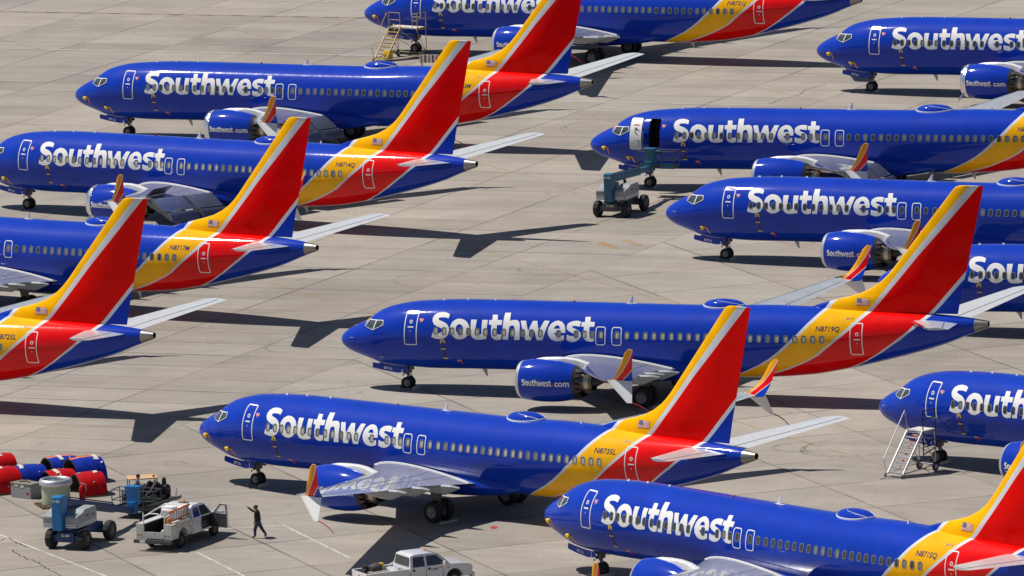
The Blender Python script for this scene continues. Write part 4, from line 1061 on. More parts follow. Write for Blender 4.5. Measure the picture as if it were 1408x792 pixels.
for i, P in enumerate(([(-25.95, 484.51), (-25.47, 482.9), (-25.05, 481.82), (-24.46, 480.96), (-24.13, 479.66), (-23.6, 478.08), (-23.1, 477.0)], [(-26.68, 487.18), (-26.36, 488.24), (-25.82, 486.76), (-25.1, 485.1)],
     [(17.48, 637.47), (18.27, 639.46), (19.81, 641.89), (20.12, 643.68), (20.9, 644.99), (21.68, 646.23)], [(6.6, 588.0), (7.4, 589.0), (8.4, 588.4), (9.2, 588.8)])):
    ribbon('pavement_crack', jag(P, .07, i), .07, TAR)
def arc(cx, cy, r, a0, a1, n=24): return [(cx + r * math.cos(R(a0 + (a1 - a0) * k / n)), cy + r * math.sin(R(a0 + (a1 - a0) * k / n))) for k in range(n + 1)]
for i, (cx, cy, r, a0, a1) in enumerate(((17.0, 505.0, 2.0, 60, 300), (17.3, 505.4, 2.3, 50, 280), (17.8, 505.8, 2.6, 80, 300), (14.6, 506.0, 1.2, 90, 320), (15.0, 506.4, 1.4, 60, 300), (6.2, 629.5, 2.6, 30, 320), (6.8, 630.2, 2.9, 60, 330), (-4, 568, 3.0, 100, 330), (2.0, 570.5, 1.6, 80, 300), (-12, 545, 2.2, 20, 250))):
    ribbon('tyre_mark', arc(cx, cy, r, a0, a1), .16, TYM, .005 + .0004 * i)
struct('ground_stain', (lambda mb: (mb.add([(-1.35 + .19 * math.cos(k), 486.0 + .45 * math.sin(k), .006) for k in [2 * math.pi * j / 14 for j in range(14)]], [tuple(range(14))]), mb.mesh('ground_stain', worn('red_spill', (.45, .06, .03), .2, .6, 2.0)))[1])(MB()))

# ------------------------------------------------------------------ boom lifts
def make_lift(label, loc, rz, boom_end, basket, col_h, teal, ty=0.0):
    t = thing('boom_lift', label, 'boom lift', (loc[0], loc[1], 0), rz, 'telescopic boom lifts on the apron')
    BL = M['lift_teal'] if teal else M['lift_blue']; DKB = M['lift_teal'] if teal else M['lift_dkblue']
    mb = MB(); mb.box((0, 0, .78), (2.9, 1.15, .34), 0); mb.box((-1.4, 0, .55), (.45, 1.5, .34), 0); mb.box((1.4, 0, .55), (.45, 1.5, .34), 0)
    mb.box((-1.66, 0, .62), (.10, .95, .50), 0); mb.lathe([(.95, .62), (1.06, .62)], (0, 0, 0), 'z', 24, 1, cap0=True, cap1=True)
    obj('chassis', mb.mesh('chassis', [DKB if not teal else M['dgrey'], M['dgrey']], bevel=.03), t)
    mb = MB(); fn = lambda a, b, off: Vector((-1.712 - off, -a, b)); text_on(mb, 'S-40', -.22, .22, .66, .13, fn, .002, bold=.02)
    obj('model_lettering', mb.mesh('model_lettering', M['letter']), t)
    for x in (-1.4, 1.4):
        for y in (-.945, .945):
            mb = MB(); C = (x, 0, .5)
            y0, y1 = y - .19, y + .19
            rf = lambda i, k, r: r + (.022 if (k + (i > 2)) % 3 == 0 and r > .45 else 0)
            mb.lathe([(y0, .27), (y0 - .01, .36), (y0 + .02, .46), (y0 + .09, .49), (y1 - .09, .49), (y1 - .02, .46), (y1 + .01, .36), (y1, .27)], C, 'y', 36, 0, rf=rf)
            for yy, d in ((y0 + .02, 1), (y1 - .02, -1)): mb.lathe([(yy, .275), (yy + d * .05, .2), (yy + d * .03, .10), (yy - d * .01, .08), (yy - d * .01, .005)], C, 'y', 20, 1)
            obj('wheel', mb.mesh('wheel', [M['rubber'], M['dgrey']], smooth=30), t)
    for s in (-1, 1):
        mb = MB(); P = [(-1.62, 1.08), (.55, 1.08), (.58, 1.80), (.46, 1.95), (-.70, 1.95), (-1.0, 1.80), (-1.60, 1.72), (-1.66, 1.62)]
        mb.prism(P, ty + s * .30, ty + s * (1.02 if s < 0 else .95), 0)
        h = obj('engine_hood', mb.mesh('engine_hood', M['lift_grey'], bevel=.05), t)
        mb = MB()
        yo = ty + s * (1.023 if s < 0 else .953)
        for z in (1.17, 1.27): mb.box((-.55, yo, z), (2.05, .012, .045), 0); mb.box((-1.672, ty + s * .64, z), (.012, .58, .045), 0)
        mb.box((-.5, yo, 1.62), (.4, .01, .10), 1); mb.box((.15, yo, 1.55), (.2, .01, .12), 1)
        obj('hood_stripe', mb.mesh('hood_stripe', [M['letter'], M['dgrey']]), h)
    mb = MB(); mb.prism([(-1.95, 1.0), (-1.40, 1.0), (-1.25, 1.5), (-1.2, col_h), (-1.62, col_h + .06), (-1.95, col_h)], ty - .27, ty + .27, 0)
    tw = obj('boom_riser', mb.mesh('boom_riser', BL, bevel=.03), t)
    mb = MB(); fn = lambda a, b, off: Vector((-1.957 - off, ty - a, b)); text_on(mb, 'S-40', -.21, .21, col_h - .26, .15, fn, .002, bold=.02)
    obj('model_lettering', mb.mesh('model_lettering', M['letter']), tw)
    a = Vector((-1.45, ty, col_h - .32)); e = Vector(boom_end); d = (e - a); L_ = d.length; d.normalize(); sd_ = d.cross(Vector((0, 0, 1))).normalized(); up = sd_.cross(d)
    def beam(mb, f0, f1, w_, h_, mat=0):
        p, q = a + d * L_ * f0, a + d * L_ * f1
        mb.loft([[c + sd_ * sx * w_ / 2 + up * sz * h_ / 2 for sx, sz in ((-1, -.7), (-.7, -1), (.7, -1), (1, -.7), (1, .7), (.7, 1), (-.7, 1), (-1, .7))] for c in (p, q)], mat)
    mb = MB(); beam(mb, 0, .72, .40, .46); beam(mb, .72, .98, .30, .34)
    mb.tube([a + d * L_ * .08 + up * .30 + sd_ * .1, a + d * L_ * .7 + up * .28 + sd_ * .1], .035, 6, 1)
    mb.tube([Vector((.9, 0, 1.5)), a + d * L_ * .35 - up * .2], .09, 10, 1)
    obj('boom', mb.mesh('boom', [BL if teal else DKB, M['black']], smooth=30), t)
    # work platform at the boom's end
    bx, by, bz, ba = basket
    F = lambda p: Matrix.Rotation(ba, 3, 'Z') @ Vector(p) + Vector((bx, by, bz))
    mb = MB(); mb.box(e + Vector((.1, 0, .15)), (.42, .46, .62), 0); mb.box(e + Vector((.25, 0, .70)), (.40, .62, .85), 0); mb.box(e + Vector((.28, 0, 1.17)), (.5, .80, .16), 0)
    mb.tube([e + Vector((.1, 0, .1)), F((0, 0, .1))], .12, 8, 1)
    obj('platform_mount', mb.mesh('platform_mount', [BL, M['dgrey']], bevel=.02), t)
    mb = MB(); wx, wy = .46, 1.2
    mb.box(F((0, 0, .04)), (2 * wx, 2 * wy, .06), 1, rz=ba)
    for z in (.55, 1.08):
        c = [F((-wx, -wy, z)), F((wx, -wy, z)), F((wx, wy, z)), F((-wx, wy, z))]
        for p, q in zip(c, c[1:] + c[:1]): mb.tube([p, q], .026, 6, 0)
    for px, py in ((-wx, -wy), (wx, -wy), (wx, wy), (-wx, wy), (-wx, 0), (wx, 0), (-wx, -.6), (-wx, .6)): mb.tube([F((px, py, 0)), F((px, py, 1.1))], .026, 6, 0)
    for py in (-wy, wy): mb.box(F((0, py, .13)), (2 * wx, .02, .16), 0, rz=ba)
    mb.box(F((-wx, 0, .16)), (.02, 2 * wy, .22), 0, rz=ba)
    if teal: mb.box(F((-wx - .02, -.7, .18)), (.03, .9, .36), 2, rz=ba); mb.box(F((-wx - .02, .75, .18)), (.03, .7, .36), 2, rz=ba)
    pf = obj('work_platform', mb.mesh('work_platform', [M['dgrey'], M['black'], M['lift_teal']]), t)
    mb = MB(); mb.box(F((-wx + .15, .1, 1.02)), (.3, .7, .22), 0, rz=ba); mb.tube([F((-wx + .15, .25, 1.1)), F((-wx + .15, .25, 1.25))], .02, 6, 1)
    obj('control_panel', mb.mesh('control_panel', [BL, M['black']], bevel=.02), pf)
    return t
make_lift('blue boom lift with grey hoods beside the white service truck, boom lowered', (-22.46, 485.65), R(65.2), (6.05, .12, .62), (7.3, .45, .42, 0), 2.72, False, .34)
make_lift('blue-green boom lift with its platform raised to an open airliner door', (6.93, 591.46), R(66), (5.75, .52, 1.95), (6.9, .30, 1.84, R(2)), 2.72, True, .02)

# ------------------------------------------------------------------ trucks
def arch(cx, r, z, n=8): return [(cx + r * math.cos(R(180 * k / n)), z + r * math.sin(R(180 * k / n)) * .98) for k in range(n + 1)]
def truck_wheel(mb, x, y, r=.40, w_=.26): wheel_geo(mb, (x, y, r), r, w_)
def side_panel(mb, poly, s, ybase, mat, z0=1.28, lean=.30, off=.004):
    V, F = flat_geo([poly], .2, .3)
    mb.add([(a, s * (ybase - lean * max(0, b - z0) + off), b) for a, b in V], F, mat)
def cab_geo(mb, prof, hw, mat=0, z0=1.28, lean=.30):
    n = len(prof); ys = []
    L = [(a, hw - lean * max(0, b - z0), b) for a, b in prof]
    mb.prism(prof, -1, 1, mat, ymap=lambda q, z: q * (hw - lean * max(0, z - z0)))
def cab_glass(mb, hw, quads, mat):
    for q in quads: mb.add(q, [(0, 1, 2, 3)], mat)

def make_service_truck():
    t = thing('service_truck', 'white service truck with an orange ladder and its right front door open', 'truck', (-17.30, 485.35, 0), R(62.5))
    hw = .98
    # cab and bonnet
    prof = [(-.5, .52), (1.36, .52)] + arch(1.85, .49, .52)[::-1] + [(2.45, .52), (2.82, .55), (2.86, 1.0), (2.74, 1.14), (1.62, 1.26), (.92, 1.86), (.55, 1.93), (-.18, 1.93), (-.44, 1.80), (-.5, 1.3)]
    mb = MB(); cab_geo(mb, prof, hw); obj('cab', mb.mesh('cab', M['truck_white'], bevel=.035), t)
    g = lambda a, b, s: (a, s * (hw - .30 * max(0, b - 1.28) + .006), b)
    for s in (-1, 1):
        mb = MB(); q = [g(-.38, 1.32, s), g(.28, 1.32, s), g(.28, 1.82, s), g(-.30, 1.82, s)]; mb.add(q, [(0, 1, 2, 3)], 0)
        obj('side_window', mb.mesh('side_window', M['flap'] if s > 0 else pmat('blue_tinted_glass', (.02, .03, .10), .1)), t)
    mb = MB(); mb.add([(1.60, -.88, 1.30), (1.60, .88, 1.30), (.96, .78, 1.84), (.96, -.78, 1.84)], [(0, 1, 2, 3)])
    obj('windscreen', (lambda m_: m_)(mb.mesh('windscreen', M['glass'])), t).location = (.02, 0, .012)
    # black sheet on the closed right side, painting the shade of an open doorway
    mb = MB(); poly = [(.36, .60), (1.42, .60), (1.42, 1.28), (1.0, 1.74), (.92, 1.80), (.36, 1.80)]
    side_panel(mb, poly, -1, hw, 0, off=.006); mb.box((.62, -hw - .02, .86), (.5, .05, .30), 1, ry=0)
    obj('doorway_shade_patch', mb.mesh('doorway_shade_patch', [M['black'], M['dgrey']]), t)
    mb = MB(); P2 = [(0, .58), (-1.05, .58), (-1.05, 1.28), (-1.02, 1.80), (-.62, 1.80), (-.12, 1.30), (0, 1.26)]; W2 = [(-.98, 1.30), (-.95, 1.74), (-.66, 1.74), (-.20, 1.30)]
    A = R(78)
    def dp(a, b, off): return Vector((1.44 + a * math.cos(A) - off * math.sin(A), -hw - .02 + a * math.sin(A) + off * math.cos(A) * 1.0, b))
    V, F = flat_geo([P2, W2]); mb.add([dp(a, b, .05) for a, b in V], F, 1); mb.add([dp(a, b, -.05) for a, b in V], F, 0)
    for lp in (P2, W2):
        n = len(lp); mb.add([dp(a, b, .05) for a, b in lp] + [dp(a, b, -.05) for a, b in lp], [(i, (i + 1) % n, n + (i + 1) % n, n + i) for i in range(n)], 0)
    dr = obj('door', mb.mesh('door', [M['truck_white'], M['dgrey']]), t); dr['label'] = 'open right front door with dark inner trim'
    mb = MB(); mb.box(dp(-.15, 1.36, -.16), (.10, .22, .26), 0, rz=0); obj('mirror', mb.mesh('mirror', M['truck_white'], bevel=.02), dr)
    # service body
    for s in (-1, 1):
        mb = MB(); P = [(-2.86, .60), (-2.14, .60)] + arch(-1.66, .48, .60)[::-1] + [(-1.18, .60), (-.56, .60), (-.56, 1.38), (-2.86, 1.38)]
        mb.prism(P, s * .58, s * 1.03, 0)
        sb_ = obj('side_compartment', mb.mesh('side_compartment', M['body_white'], bevel=.02), t)
        mb = MB()
        for x0, x1, z0, z1 in ((-2.80, -2.22, .66, 1.30), (-2.16, -1.16, 1.12, 1.30), (-1.10, -.62, .66, 1.30)):
            conform(mb, [rrect(x0, x1, z0, z1, .03), rrect(x0 + .02, x1 - .02, z0 + .02, z1 - .02, .02)], lambda a, b, off: Vector((a, s * (1.03 + off), b)), .003)
        mb.box((-1.66, s * 1.034, 1.22), (.08, .012, .05), 0); mb.box((-.9, s * 1.034, 1.0), (.05, .012, .08), 0)
        obj('locker_seam', mb.mesh('locker_seam', M['dgrey']), sb_)
        mb = MB()
        for yy in (.72, .90):
            mb.lathe([(-2.872, .045), (-2.868, .005)], (0, s * yy, .80), 'x', 10, 0)
        obj('tail_light', mb.mesh('tail_light', M['red_light']), sb_)
    mb = MB(); mb.box((-1.7, 0, .70), (2.3, 1.12, .06), 0); mb.box((-.60, 0, 1.0), (.06, 1.12, .66), 0)
    for s in (-1, 1): mb.box((-1.7, s * .568, 1.0), (2.2, .016, .66), 0)
    obj('load_floor', mb.mesh('load_floor', M['black']), t)
    mb = MB(); mb.box((-2.84, 0, .80), (.06, 1.14, .34), 0); mb.box((-2.875, 0, .92), (.012, .10, .05), 1)
    obj('tailgate', mb.mesh('tailgate', [M['body_white'], M['dgrey']], bevel=.01), t)
    mb = MB(); mb.box((-3.0, 0, .50), (.20, 2.14, .17), 0); mb.box((-3.105, .55, .52), (.012, .32, .16), 1)
    obj('rear_bumper', mb.mesh('rear_bumper', [M['dgrey'], M['letter']], bevel=.02), t)
    mb = MB(); mb.box((0, 0, .52), (5.2, .9, .16), 0); mb.box((-1.66, 0, .40), (.16, 1.5, .16), 0); obj('frame', mb.mesh('frame', M['black']), t)
    for x in (-1.66, 1.85):
        for y in (-.84, .84):
            mb = MB(); truck_wheel(mb, x, y); obj('wheel', mb.mesh('wheel', [M['rubber'], M['dgrey']], smooth=40), t)
    mb = MB(); z = 1.38
    for s in (-1, 1):
        mb.tube([(-2.80, s * .62, z), (-2.80, s * .62, 1.93)], .03, 8)
        mb.tube([(-2.80, s * .62, 1.72), (-.45, s * .66, 1.98)], .03, 8); mb.tube([(-.50, s * .66, 1.4), (-.50, s * .66, 1.99)], .03, 8)
    mb.tube([(-2.80, -.62, 1.75), (-2.80, -.2, 1.92), (-2.80, .2, 1.92), (-2.80, .62, 1.75)], .03, 8); mb.tube([(-.50, -.66, 1.98), (-.50, .66, 1.98)], .03, 8)
    obj('rack', mb.mesh('rack', M['letter'], smooth=40), t)
    mb = MB(); mb.lathe([(1.93, .08), (2.02, .075), (2.07, .03)], (.35, 0, 0), 'z', 12, 0, cap1=True); mb.box((.35, 0, 1.945), (.22, .5, .04), 1)
    obj('beacon', mb.mesh('beacon', [M['orange'], M['dgrey']], smooth=40), t)
    # things carried
    l = thing('ladder', 'orange fibreglass stepladder lying on edge in the service truck', 'ladder', (-17.30, 485.35, 0), R(62.5))
    mb = MB()
    for dz in (0, .46):
        mb.tube([(-2.45, -.72, 1.47 + dz), (-.35, -.72, 1.56 + dz)], .045, 6, 0)
    obj('rail', mb.mesh('rail', M['fibre']), l)
    mb = MB()
    for k in range(8):
        x = -2.25 + k * .25; mb.box((x, -.72, 1.71 + .012 * k), (.12, .035, .44), 0, ry=.12)
    obj('rung', mb.mesh('rung', M['alum']), l)
    for c_, d_ in (((-2.35, -.62, 1.52), (.34, .16, .22)), ((-.55, -.55, 1.80), (.4, .2, .3)), ((-2.2, -.66, 1.93), (.3, .12, .16))):
        mb = MB(); mb.box(c_, d_, 0); obj('ladder_foot', mb.mesh('ladder_foot', M['orange'], bevel=.03), l)
    b = MB(); b.box((-1.05, -.1, 1.66), (.75, .95, .42), 0, rx=.08); b.box((-1.0, .1, 1.92), (.6, .7, .14), 0, ry=.1)
    o = obj('load_cover', b.mesh('load_cover', M['letter'], bevel=.08)); o.location = (-17.30, 485.35, 0); o.rotation_euler = (0, 0, R(62.5))
    tag(o, 'white folded sheet lying behind the cab of the service truck', 'cover')
    b = MB(); b.box((-2.3, -.25, .83), (.28, .2, .2), 0); b.lathe([(.73, .13), (1.02, .13), (1.06, .05)], (-2.5, -.38, 0), 'z', 12, 0, cap1=True)
    o = obj('tool_bag', b.mesh('tool_bag', M['lgrey'], bevel=.02)); o.location = (-17.30, 485.35, 0); o.rotation_euler = (0, 0, R(62.5))
    tag(o, 'small pale bag just inside the tailgate of the service truck', 'bag')
make_service_truck()

def make_pickup():
    t = thing('pickup_truck', 'white crew cab pickup with lettering on its door at the bottom edge', 'pickup', (-5.40, 470.30, 0), R(28)); t.scale = (.93, .93, .93)
    hw = .98
    prof = [(-.62, .50), (1.47, .50)] + arch(1.98, .50, .50)[::-1] + [(2.55, .50), (3.02, .54), (3.08, .98), (2.98, 1.12), (2.7, 1.19), (1.75, 1.26), (1.02, 1.86), (.70, 1.94), (-.30, 1.95), (-.56, 1.88), (-.66, 1.28)]
    mb = MB(); cab_geo(mb, prof, hw); obj('cab', mb.mesh('cab', M['truck_white'], bevel=.04), t)
    g = lambda a, b, s: (a, s * (hw - .30 * max(0, b - 1.28) + .006), b)
    for s in (-1, 1):
        for q in ([(-.50, 1.30), (.22, 1.30), (.22, 1.82), (-.42, 1.82)], [(.36, 1.30), (1.50, 1.30), (1.00, 1.78), (.92, 1.82), (.36, 1.82)]):
            mb = MB(); mb.add([g(a, b, s) for a, b in q], [tuple(range(len(q)))]); obj('side_window', mb.mesh('side_window', M['glass']), t)
        mb = MB()
        for x in (.29, 1.30): mb.box((x, s * (hw + .003), .95), (.018, .01, .60), 0)
        mb.box((-.45, s * (hw + .008), 1.14), (.14, .03, .10), 0); mb.box((.48, s * (hw + .008), 1.14), (.14, .03, .10), 0)
        obj('door_handle', mb.mesh('door_handle', M['black']), t)
        mb = MB(); mb.box((1.32, s * (hw + .16), 1.36), (.12, .20, .26), 0); obj('mirror', mb.mesh('mirror', M['truck_white'], bevel=.03), t)
    mb = MB(); mb.add([(1.74, -.86, 1.29), (1.74, .86, 1.29), (1.06, .76, 1.85), (1.06, -.76, 1.85)], [(0, 1, 2, 3)]); obj('windscreen', mb.mesh('windscreen', M['glass']), t).location = (.02, 0, .014)
    mb = MB(); mb.add([(-.668, -.80, 1.36), (-.668, .80, 1.36), (-.590, .74, 1.82), (-.590, -.74, 1.82)], [(0, 1, 2, 3)]); obj('rear_window', mb.mesh('rear_window', M['glass']), t).location = (-.012, 0, 0)
    mb = MB()
    for s in (-1, 1):
        P = [(-3.15, .52), (-2.32, .52)] + arch(-1.82, .50, .52)[::-1] + [(-1.32, .52), (-.70, .52), (-.70, 1.26), (-3.15, 1.26)]
        mb.prism(P, s * .84, s * .985, 0)
    mb.box((-.73, 0, .95), (.06, 1.68, .62), 0)
    bd = obj('cargo_bed', mb.mesh('cargo_bed', M['truck_white'], bevel=.02), t)
    mb = MB(); mb.box((-1.93, 0, .66), (2.36, 1.67, .05), 0)
    for s in (-1, 1): mb.box((-1.82, s * .70, .82), (1.0, .26, .30), 0)
    obj('bed_liner', mb.mesh('bed_liner', M['black']), bd)
    mb = MB(); mb.box((-3.17, 0, .92), (.07, 1.66, .66), 0); mb.box((-3.21, 0, 1.05), (.02, .26, .10), 1)
    obj('tailgate', mb.mesh('tailgate', [M['truck_white'], M['black']], bevel=.015), t)
    for s in (-1, 1):
        mb = MB(); mb.box((-3.165, s * .915, 1.02), (.05, .13, .36), 0); obj('tail_light', mb.mesh('tail_light', M['red_light']), t)
        mb = MB(); mb.box((3.02, s * .74, .92), (.14, .36, .24), 0); obj('headlight', mb.mesh('headlight', M['lgrey'], bevel=.03), t)
    mb = MB(); mb.box((3.10, 0, .52), (.20, 1.98, .24), 0); mb.box((-3.27, 0, .56), (.18, 1.9, .18), 0); obj('bumper', mb.mesh('bumper', M['chrome'], bevel=.03), t)
    mb = MB(); mb.box((3.07, 0, .90), (.08, 1.1, .30), 0); obj('grille', mb.mesh('grille', M['dgrey']), t)
    mb = MB(); mb.box((0, 0, .50), (5.8, .9, .16), 0); obj('frame', mb.mesh('frame', M['black']), t)
    for x in (-1.82, 1.98):
        for y in (-.83, .83):
            mb = MB(); truck_wheel(mb, x, y, .41, .27); obj('wheel', mb.mesh('wheel', [M['rubber'], M['hub']], smooth=40), t)
    mb = MB(); mb.lathe([(1.95, .06), (2.02, .055), (2.06, .02)], (.75, 0, 0), 'z', 12, 0, cap1=True); obj('beacon', mb.mesh('beacon', M['orange']), t)
    mb = MB(); fn = lambda a, b, off: Vector((a, -hw - off, b))
    text_on(mb, 'COMAV', .58, 1.12, 1.02, .13, fn, .008, bold=.02, shear=.2)
    mb.add([fn(.86, 1.00, .010), fn(1.02, 1.10, .010), fn(1.24, 1.20, .010), fn(1.18, 1.14, .010), fn(1.02, 1.05, .010)], [(0, 1, 2, 3, 4)], 1)
    mb.add([fn(1.00, 1.13, .012), fn(1.22, 1.20, .012), fn(1.14, 1.10, .012)], [(0, 1, 2)], 2)
    mb.box((1.62, -hw - .004, 1.10), (.16, .008, .04), 0)
    obj('door_lettering', mb.mesh('door_lettering', [M['dgrey'], M['letter'], M['heartred']]), t)
    # load in the bed
    M4 = Matrix.Translation((-5.40, 470.30, 0)) @ Matrix.Rotation(R(28), 4, 'Z') @ Matrix.Scale(.93, 4)
    def load(name, mb, mats, lab, cat, bevel=.05):
        o = obj(name, mb.mesh(name, mats, bevel=bevel)); o.matrix_world = M4; tag(o, lab, cat)
    mb = MB(); mb.tube([(-2.55, .05, 1.28), (-2.15, .18, 1.32), (-1.85, .28, 1.34)], [.22, .27, .24], 12, 0); mb.box((-1.82, .28, 1.36), (.26, .36, .36), 1, rz=.3); mb.tube([(-2.4, .1, 1.5), (-2.1, .2, 1.64), (-1.9, .27, 1.52)], .02, 5, 1)
    load('duffel_bag', mb, [M['duffel'], M['yellow_tape']], 'grey and yellow duffel bag on top of the load in the pickup bed', 'bag')
    mb = MB(); mb.box((-2.85, .25, 1.12), (.42, .8, .42), 0, rz=.2, top=(.6, .7)); mb.box((-2.6, .35, 1.36), (.4, .3, .24), 0, rz=.4)
    load('black_bag', mb, M['black'], 'black bag by the tailgate of the pickup truck', 'bag')
    mb = MB(); mb.box((-2.2, .1, .96), (1.2, 1.2, .50), 0, rz=.05); load('cargo_box', mb, M['crate_lid'], 'dark low box under the bags in the pickup bed', 'box')
    mb = MB()
    rn = random.Random(3)
    for k in range(9): mb.tube([(-1.6 + .09 * k, -.62, 1.02 + rn.uniform(0, .12)), (-1.3 + .05 * k, .45, 1.12 + rn.uniform(0, .14))], .05, 6, 0)
    mb.box((-1.05, -.3, 1.18), (.18, .3, .34), 0, rx=.3)
    load('cable_bundle', mb, M['lgrey'], 'pale heap of hoses and sheeting behind the pickup cab', 'hose bundle', 0)
make_pickup()

# ------------------------------------------------------------------ boarding stairs
def make_stair(label, loc, rz, mat, railmat, top_z, plat_w, plat_d, right, flagplate=False):
    """local +x points from the foot of the steps toward the airliner, origin on the ground under the top step"""
    t = thing('boarding_stair', label, 'boarding stair', (loc[0], loc[1], 0), rz)
    run = 1.75; w_ = .52; n = 9
    mb = MB()
    for s in (-1, 1): mb.loft([[(-run + d, s * w_ + e, .12 + f) for d, e, f in ((-.05, -.03, 0), (-.05, .03, 0), (.05, .03, .0), (.05, -.03, 0))], [(d, s * w_ + e, top_z + f) for d, e, f in ((-.05, -.03, 0), (-.05, .03, 0), (.05, .03, 0), (.05, -.03, 0))]], 0)
    for k in range(n):
        f = (k + .6) / n; x, z = -run * (1 - f), .12 + (top_z - .12) * f
        mb.box((x + .05, 0, z), (.22, 2 * w_, .03), 0); mb.box((x + .16, 0, z - .05), (.02, 2 * w_, .07), 0)
    obj('steps', mb.mesh('steps', mat), t)
    mb = MB(); y0, y1 = (-w_, -w_ + plat_w) if not right else (w_ - plat_w, w_)
    mb.box((plat_d / 2, (y0 + y1) / 2, top_z - .02), (plat_d, plat_w, .05), 0); mb.box((plat_d / 2, y0, top_z - .08), (plat_d, .05, .10), 1); mb.box((plat_d / 2, y1, top_z - .08), (plat_d, .05, .10), 1)
    obj('platform', mb.mesh('platform', [M['stair_top'], mat]), t)
    mb = MB()
    for s in (1,):
        mb.tube([(-run - .1, s * (w_ + .12), .95), (-.05, s * (w_ + .12), top_z + 1.0), (.02, s * (w_ + .02), top_z + .02)], .024, 6); mb.tube([(-run - .1, s * (w_ + .12), .95), (-run - .02, s * w_, .15)], .024, 6)
    mb.tube([(-run, -w_, .15), (-run * .5, -w_ - .02, top_z * .55), (0, -w_, top_z + .05)], .03, 6)
    obj('handrail', mb.mesh('handrail', mat), t)
    mb = MB(); ya, yb = (y0, y1)
    c0, c1 = (0.02, ya), (plat_d, ya)
    if railmat is not M['black']: mb.tube([(.05, y0, top_z), (.05, y1, top_z)], .026, 6); mb.tube([(plat_d, y0, top_z), (.05, y0, top_z)], .026, 6)
    for x, y in (c0, c1): mb.tube([(x, y, top_z - (1.3 if railmat is M['black'] else 0)), (x, y, top_z + 1.05)], .03, 6)
    for z in (1.05, .62, .0 - (.85 if railmat is M['black'] else 0)):
        mb.tube([(c0[0], ya, top_z + z), (c1[0], ya, top_z + z)], .03, 6)
    if railmat is M['black']:
        for z in (-.75, -1.25): mb.tube([(0.02, ya, top_z + z), (plat_d, ya, top_z + z + .25)], .03, 6)
    else:
        for y in (y0, y0 + .45, y0 + plat_w * .62, y1): mb.tube([(.05, y, top_z), (.05, y, top_z + 1.0)], .026, 6)
        for z in (.5, 1.0):
            mb.tube([(.05, y0, top_z + z), (.05, y0 + .45, top_z + z)], .026, 6); mb.tube([(.05, y0 + plat_w * .62, top_z + z), (.05, y1, top_z + z)], .026, 6)
    obj('guard_rail', mb.mesh('guard_rail', railmat), t)
    mb = MB()
    for y in (y0, y1):
        mb.tube([(plat_d * .95, y, top_z), (plat_d * .95, y, .3)], .03, 6); mb.tube([(plat_d * .95, y, .35), (-run, min(max(y, -w_), w_), .2)], .03, 6); mb.tube([(plat_d * .95, y, .4), (-.1, y, top_z - .1)], .022, 6)
    mb.tube([(plat_d * .95, y0, .35), (plat_d * .95, y1, .35)], .03, 6); mb.tube([(-run - .05, -w_ - .1, .14), (-run - .05, w_ + .1, .14)], .03, 6); mb.tube([(plat_d * .95, y0, .5), (plat_d * .95, y1, top_z - .2)], .022, 6)
    mb.tube([(-run - .05, 0, .14), (-run - .75, .35, .03)], .03, 6)
    for k in (.35, .7): mb.tube([(-run * (1 - k), -w_, top_z * k), (plat_d * .9, -w_, top_z * k * .4 + .2)], .02, 5)
    obj('base_frame', mb.mesh('base_frame', mat), t)
    for x, y, r in ((plat_d * .95, y0, .24), (plat_d * .95, y1, .24), (-run - .05, -w_ - .05, .10), (-run - .05, w_ + .05, .10)):
        mb = MB(); wheel_geo(mb, (x, y, r), r, .14 if r > .2 else .07); obj('wheel', mb.mesh('wheel', [M['rubber'], M['lgrey']], smooth=40), t)
    mb = MB(); 
    if flagplate:
        for k, (dz, m_) in enumerate(((-.12, 0), (-.30, 1), (-.52, 1), (-.80, 1), (-1.1, 1), (-1.45, 1), (-1.75, 1))):
            f = (top_z + dz) / top_z
            mb = MB(); mb.box((-run * (1 - f) - .0, -.08 - .0 * k, top_z + dz), (.02, .34 if k < 2 else .16, .14), 0)
            obj('sign_plate', mb.mesh('sign_plate', [M['flag_red'] if m_ else M['flag_blue']]), t)
        mb = MB(); mb.box((-.10, .26, top_z - .14), (.02, .34, .16), 0)
        obj('sign_plate', mb.mesh('sign_plate', [M['flag_blue']]), t)
    else:
        mb.box((-.06, 0, top_z - .18), (.03, .9, .26), 0); mb.box((-.08, 0, top_z - .18), (.01, .06, .22), 1); obj('sign_plate', mb.mesh('sign_plate', [M['dkblue_text'], M['letter']]), t)
        mb = MB(); mb.box((-run + .55, -.30, .42), (.4, .5, .62), 0); obj('jack_box', mb.mesh('jack_box', M['yellow_tape'], bevel=.04), t)
    return t
make_stair('white stepladder-like boarding stair with a black guard rail at an airliner nose', (20.78, 497.42), R(47), M['steel'], M['black'], 2.25, 1.10, 1.0, False, True)
make_stair('yellow boarding stair with a wide platform at the farthest airliner nose', (-7.5, 667.25), R(52), M['yellow_steel'], M['yellow_steel'], 2.2, 2.5, 1.0, True)

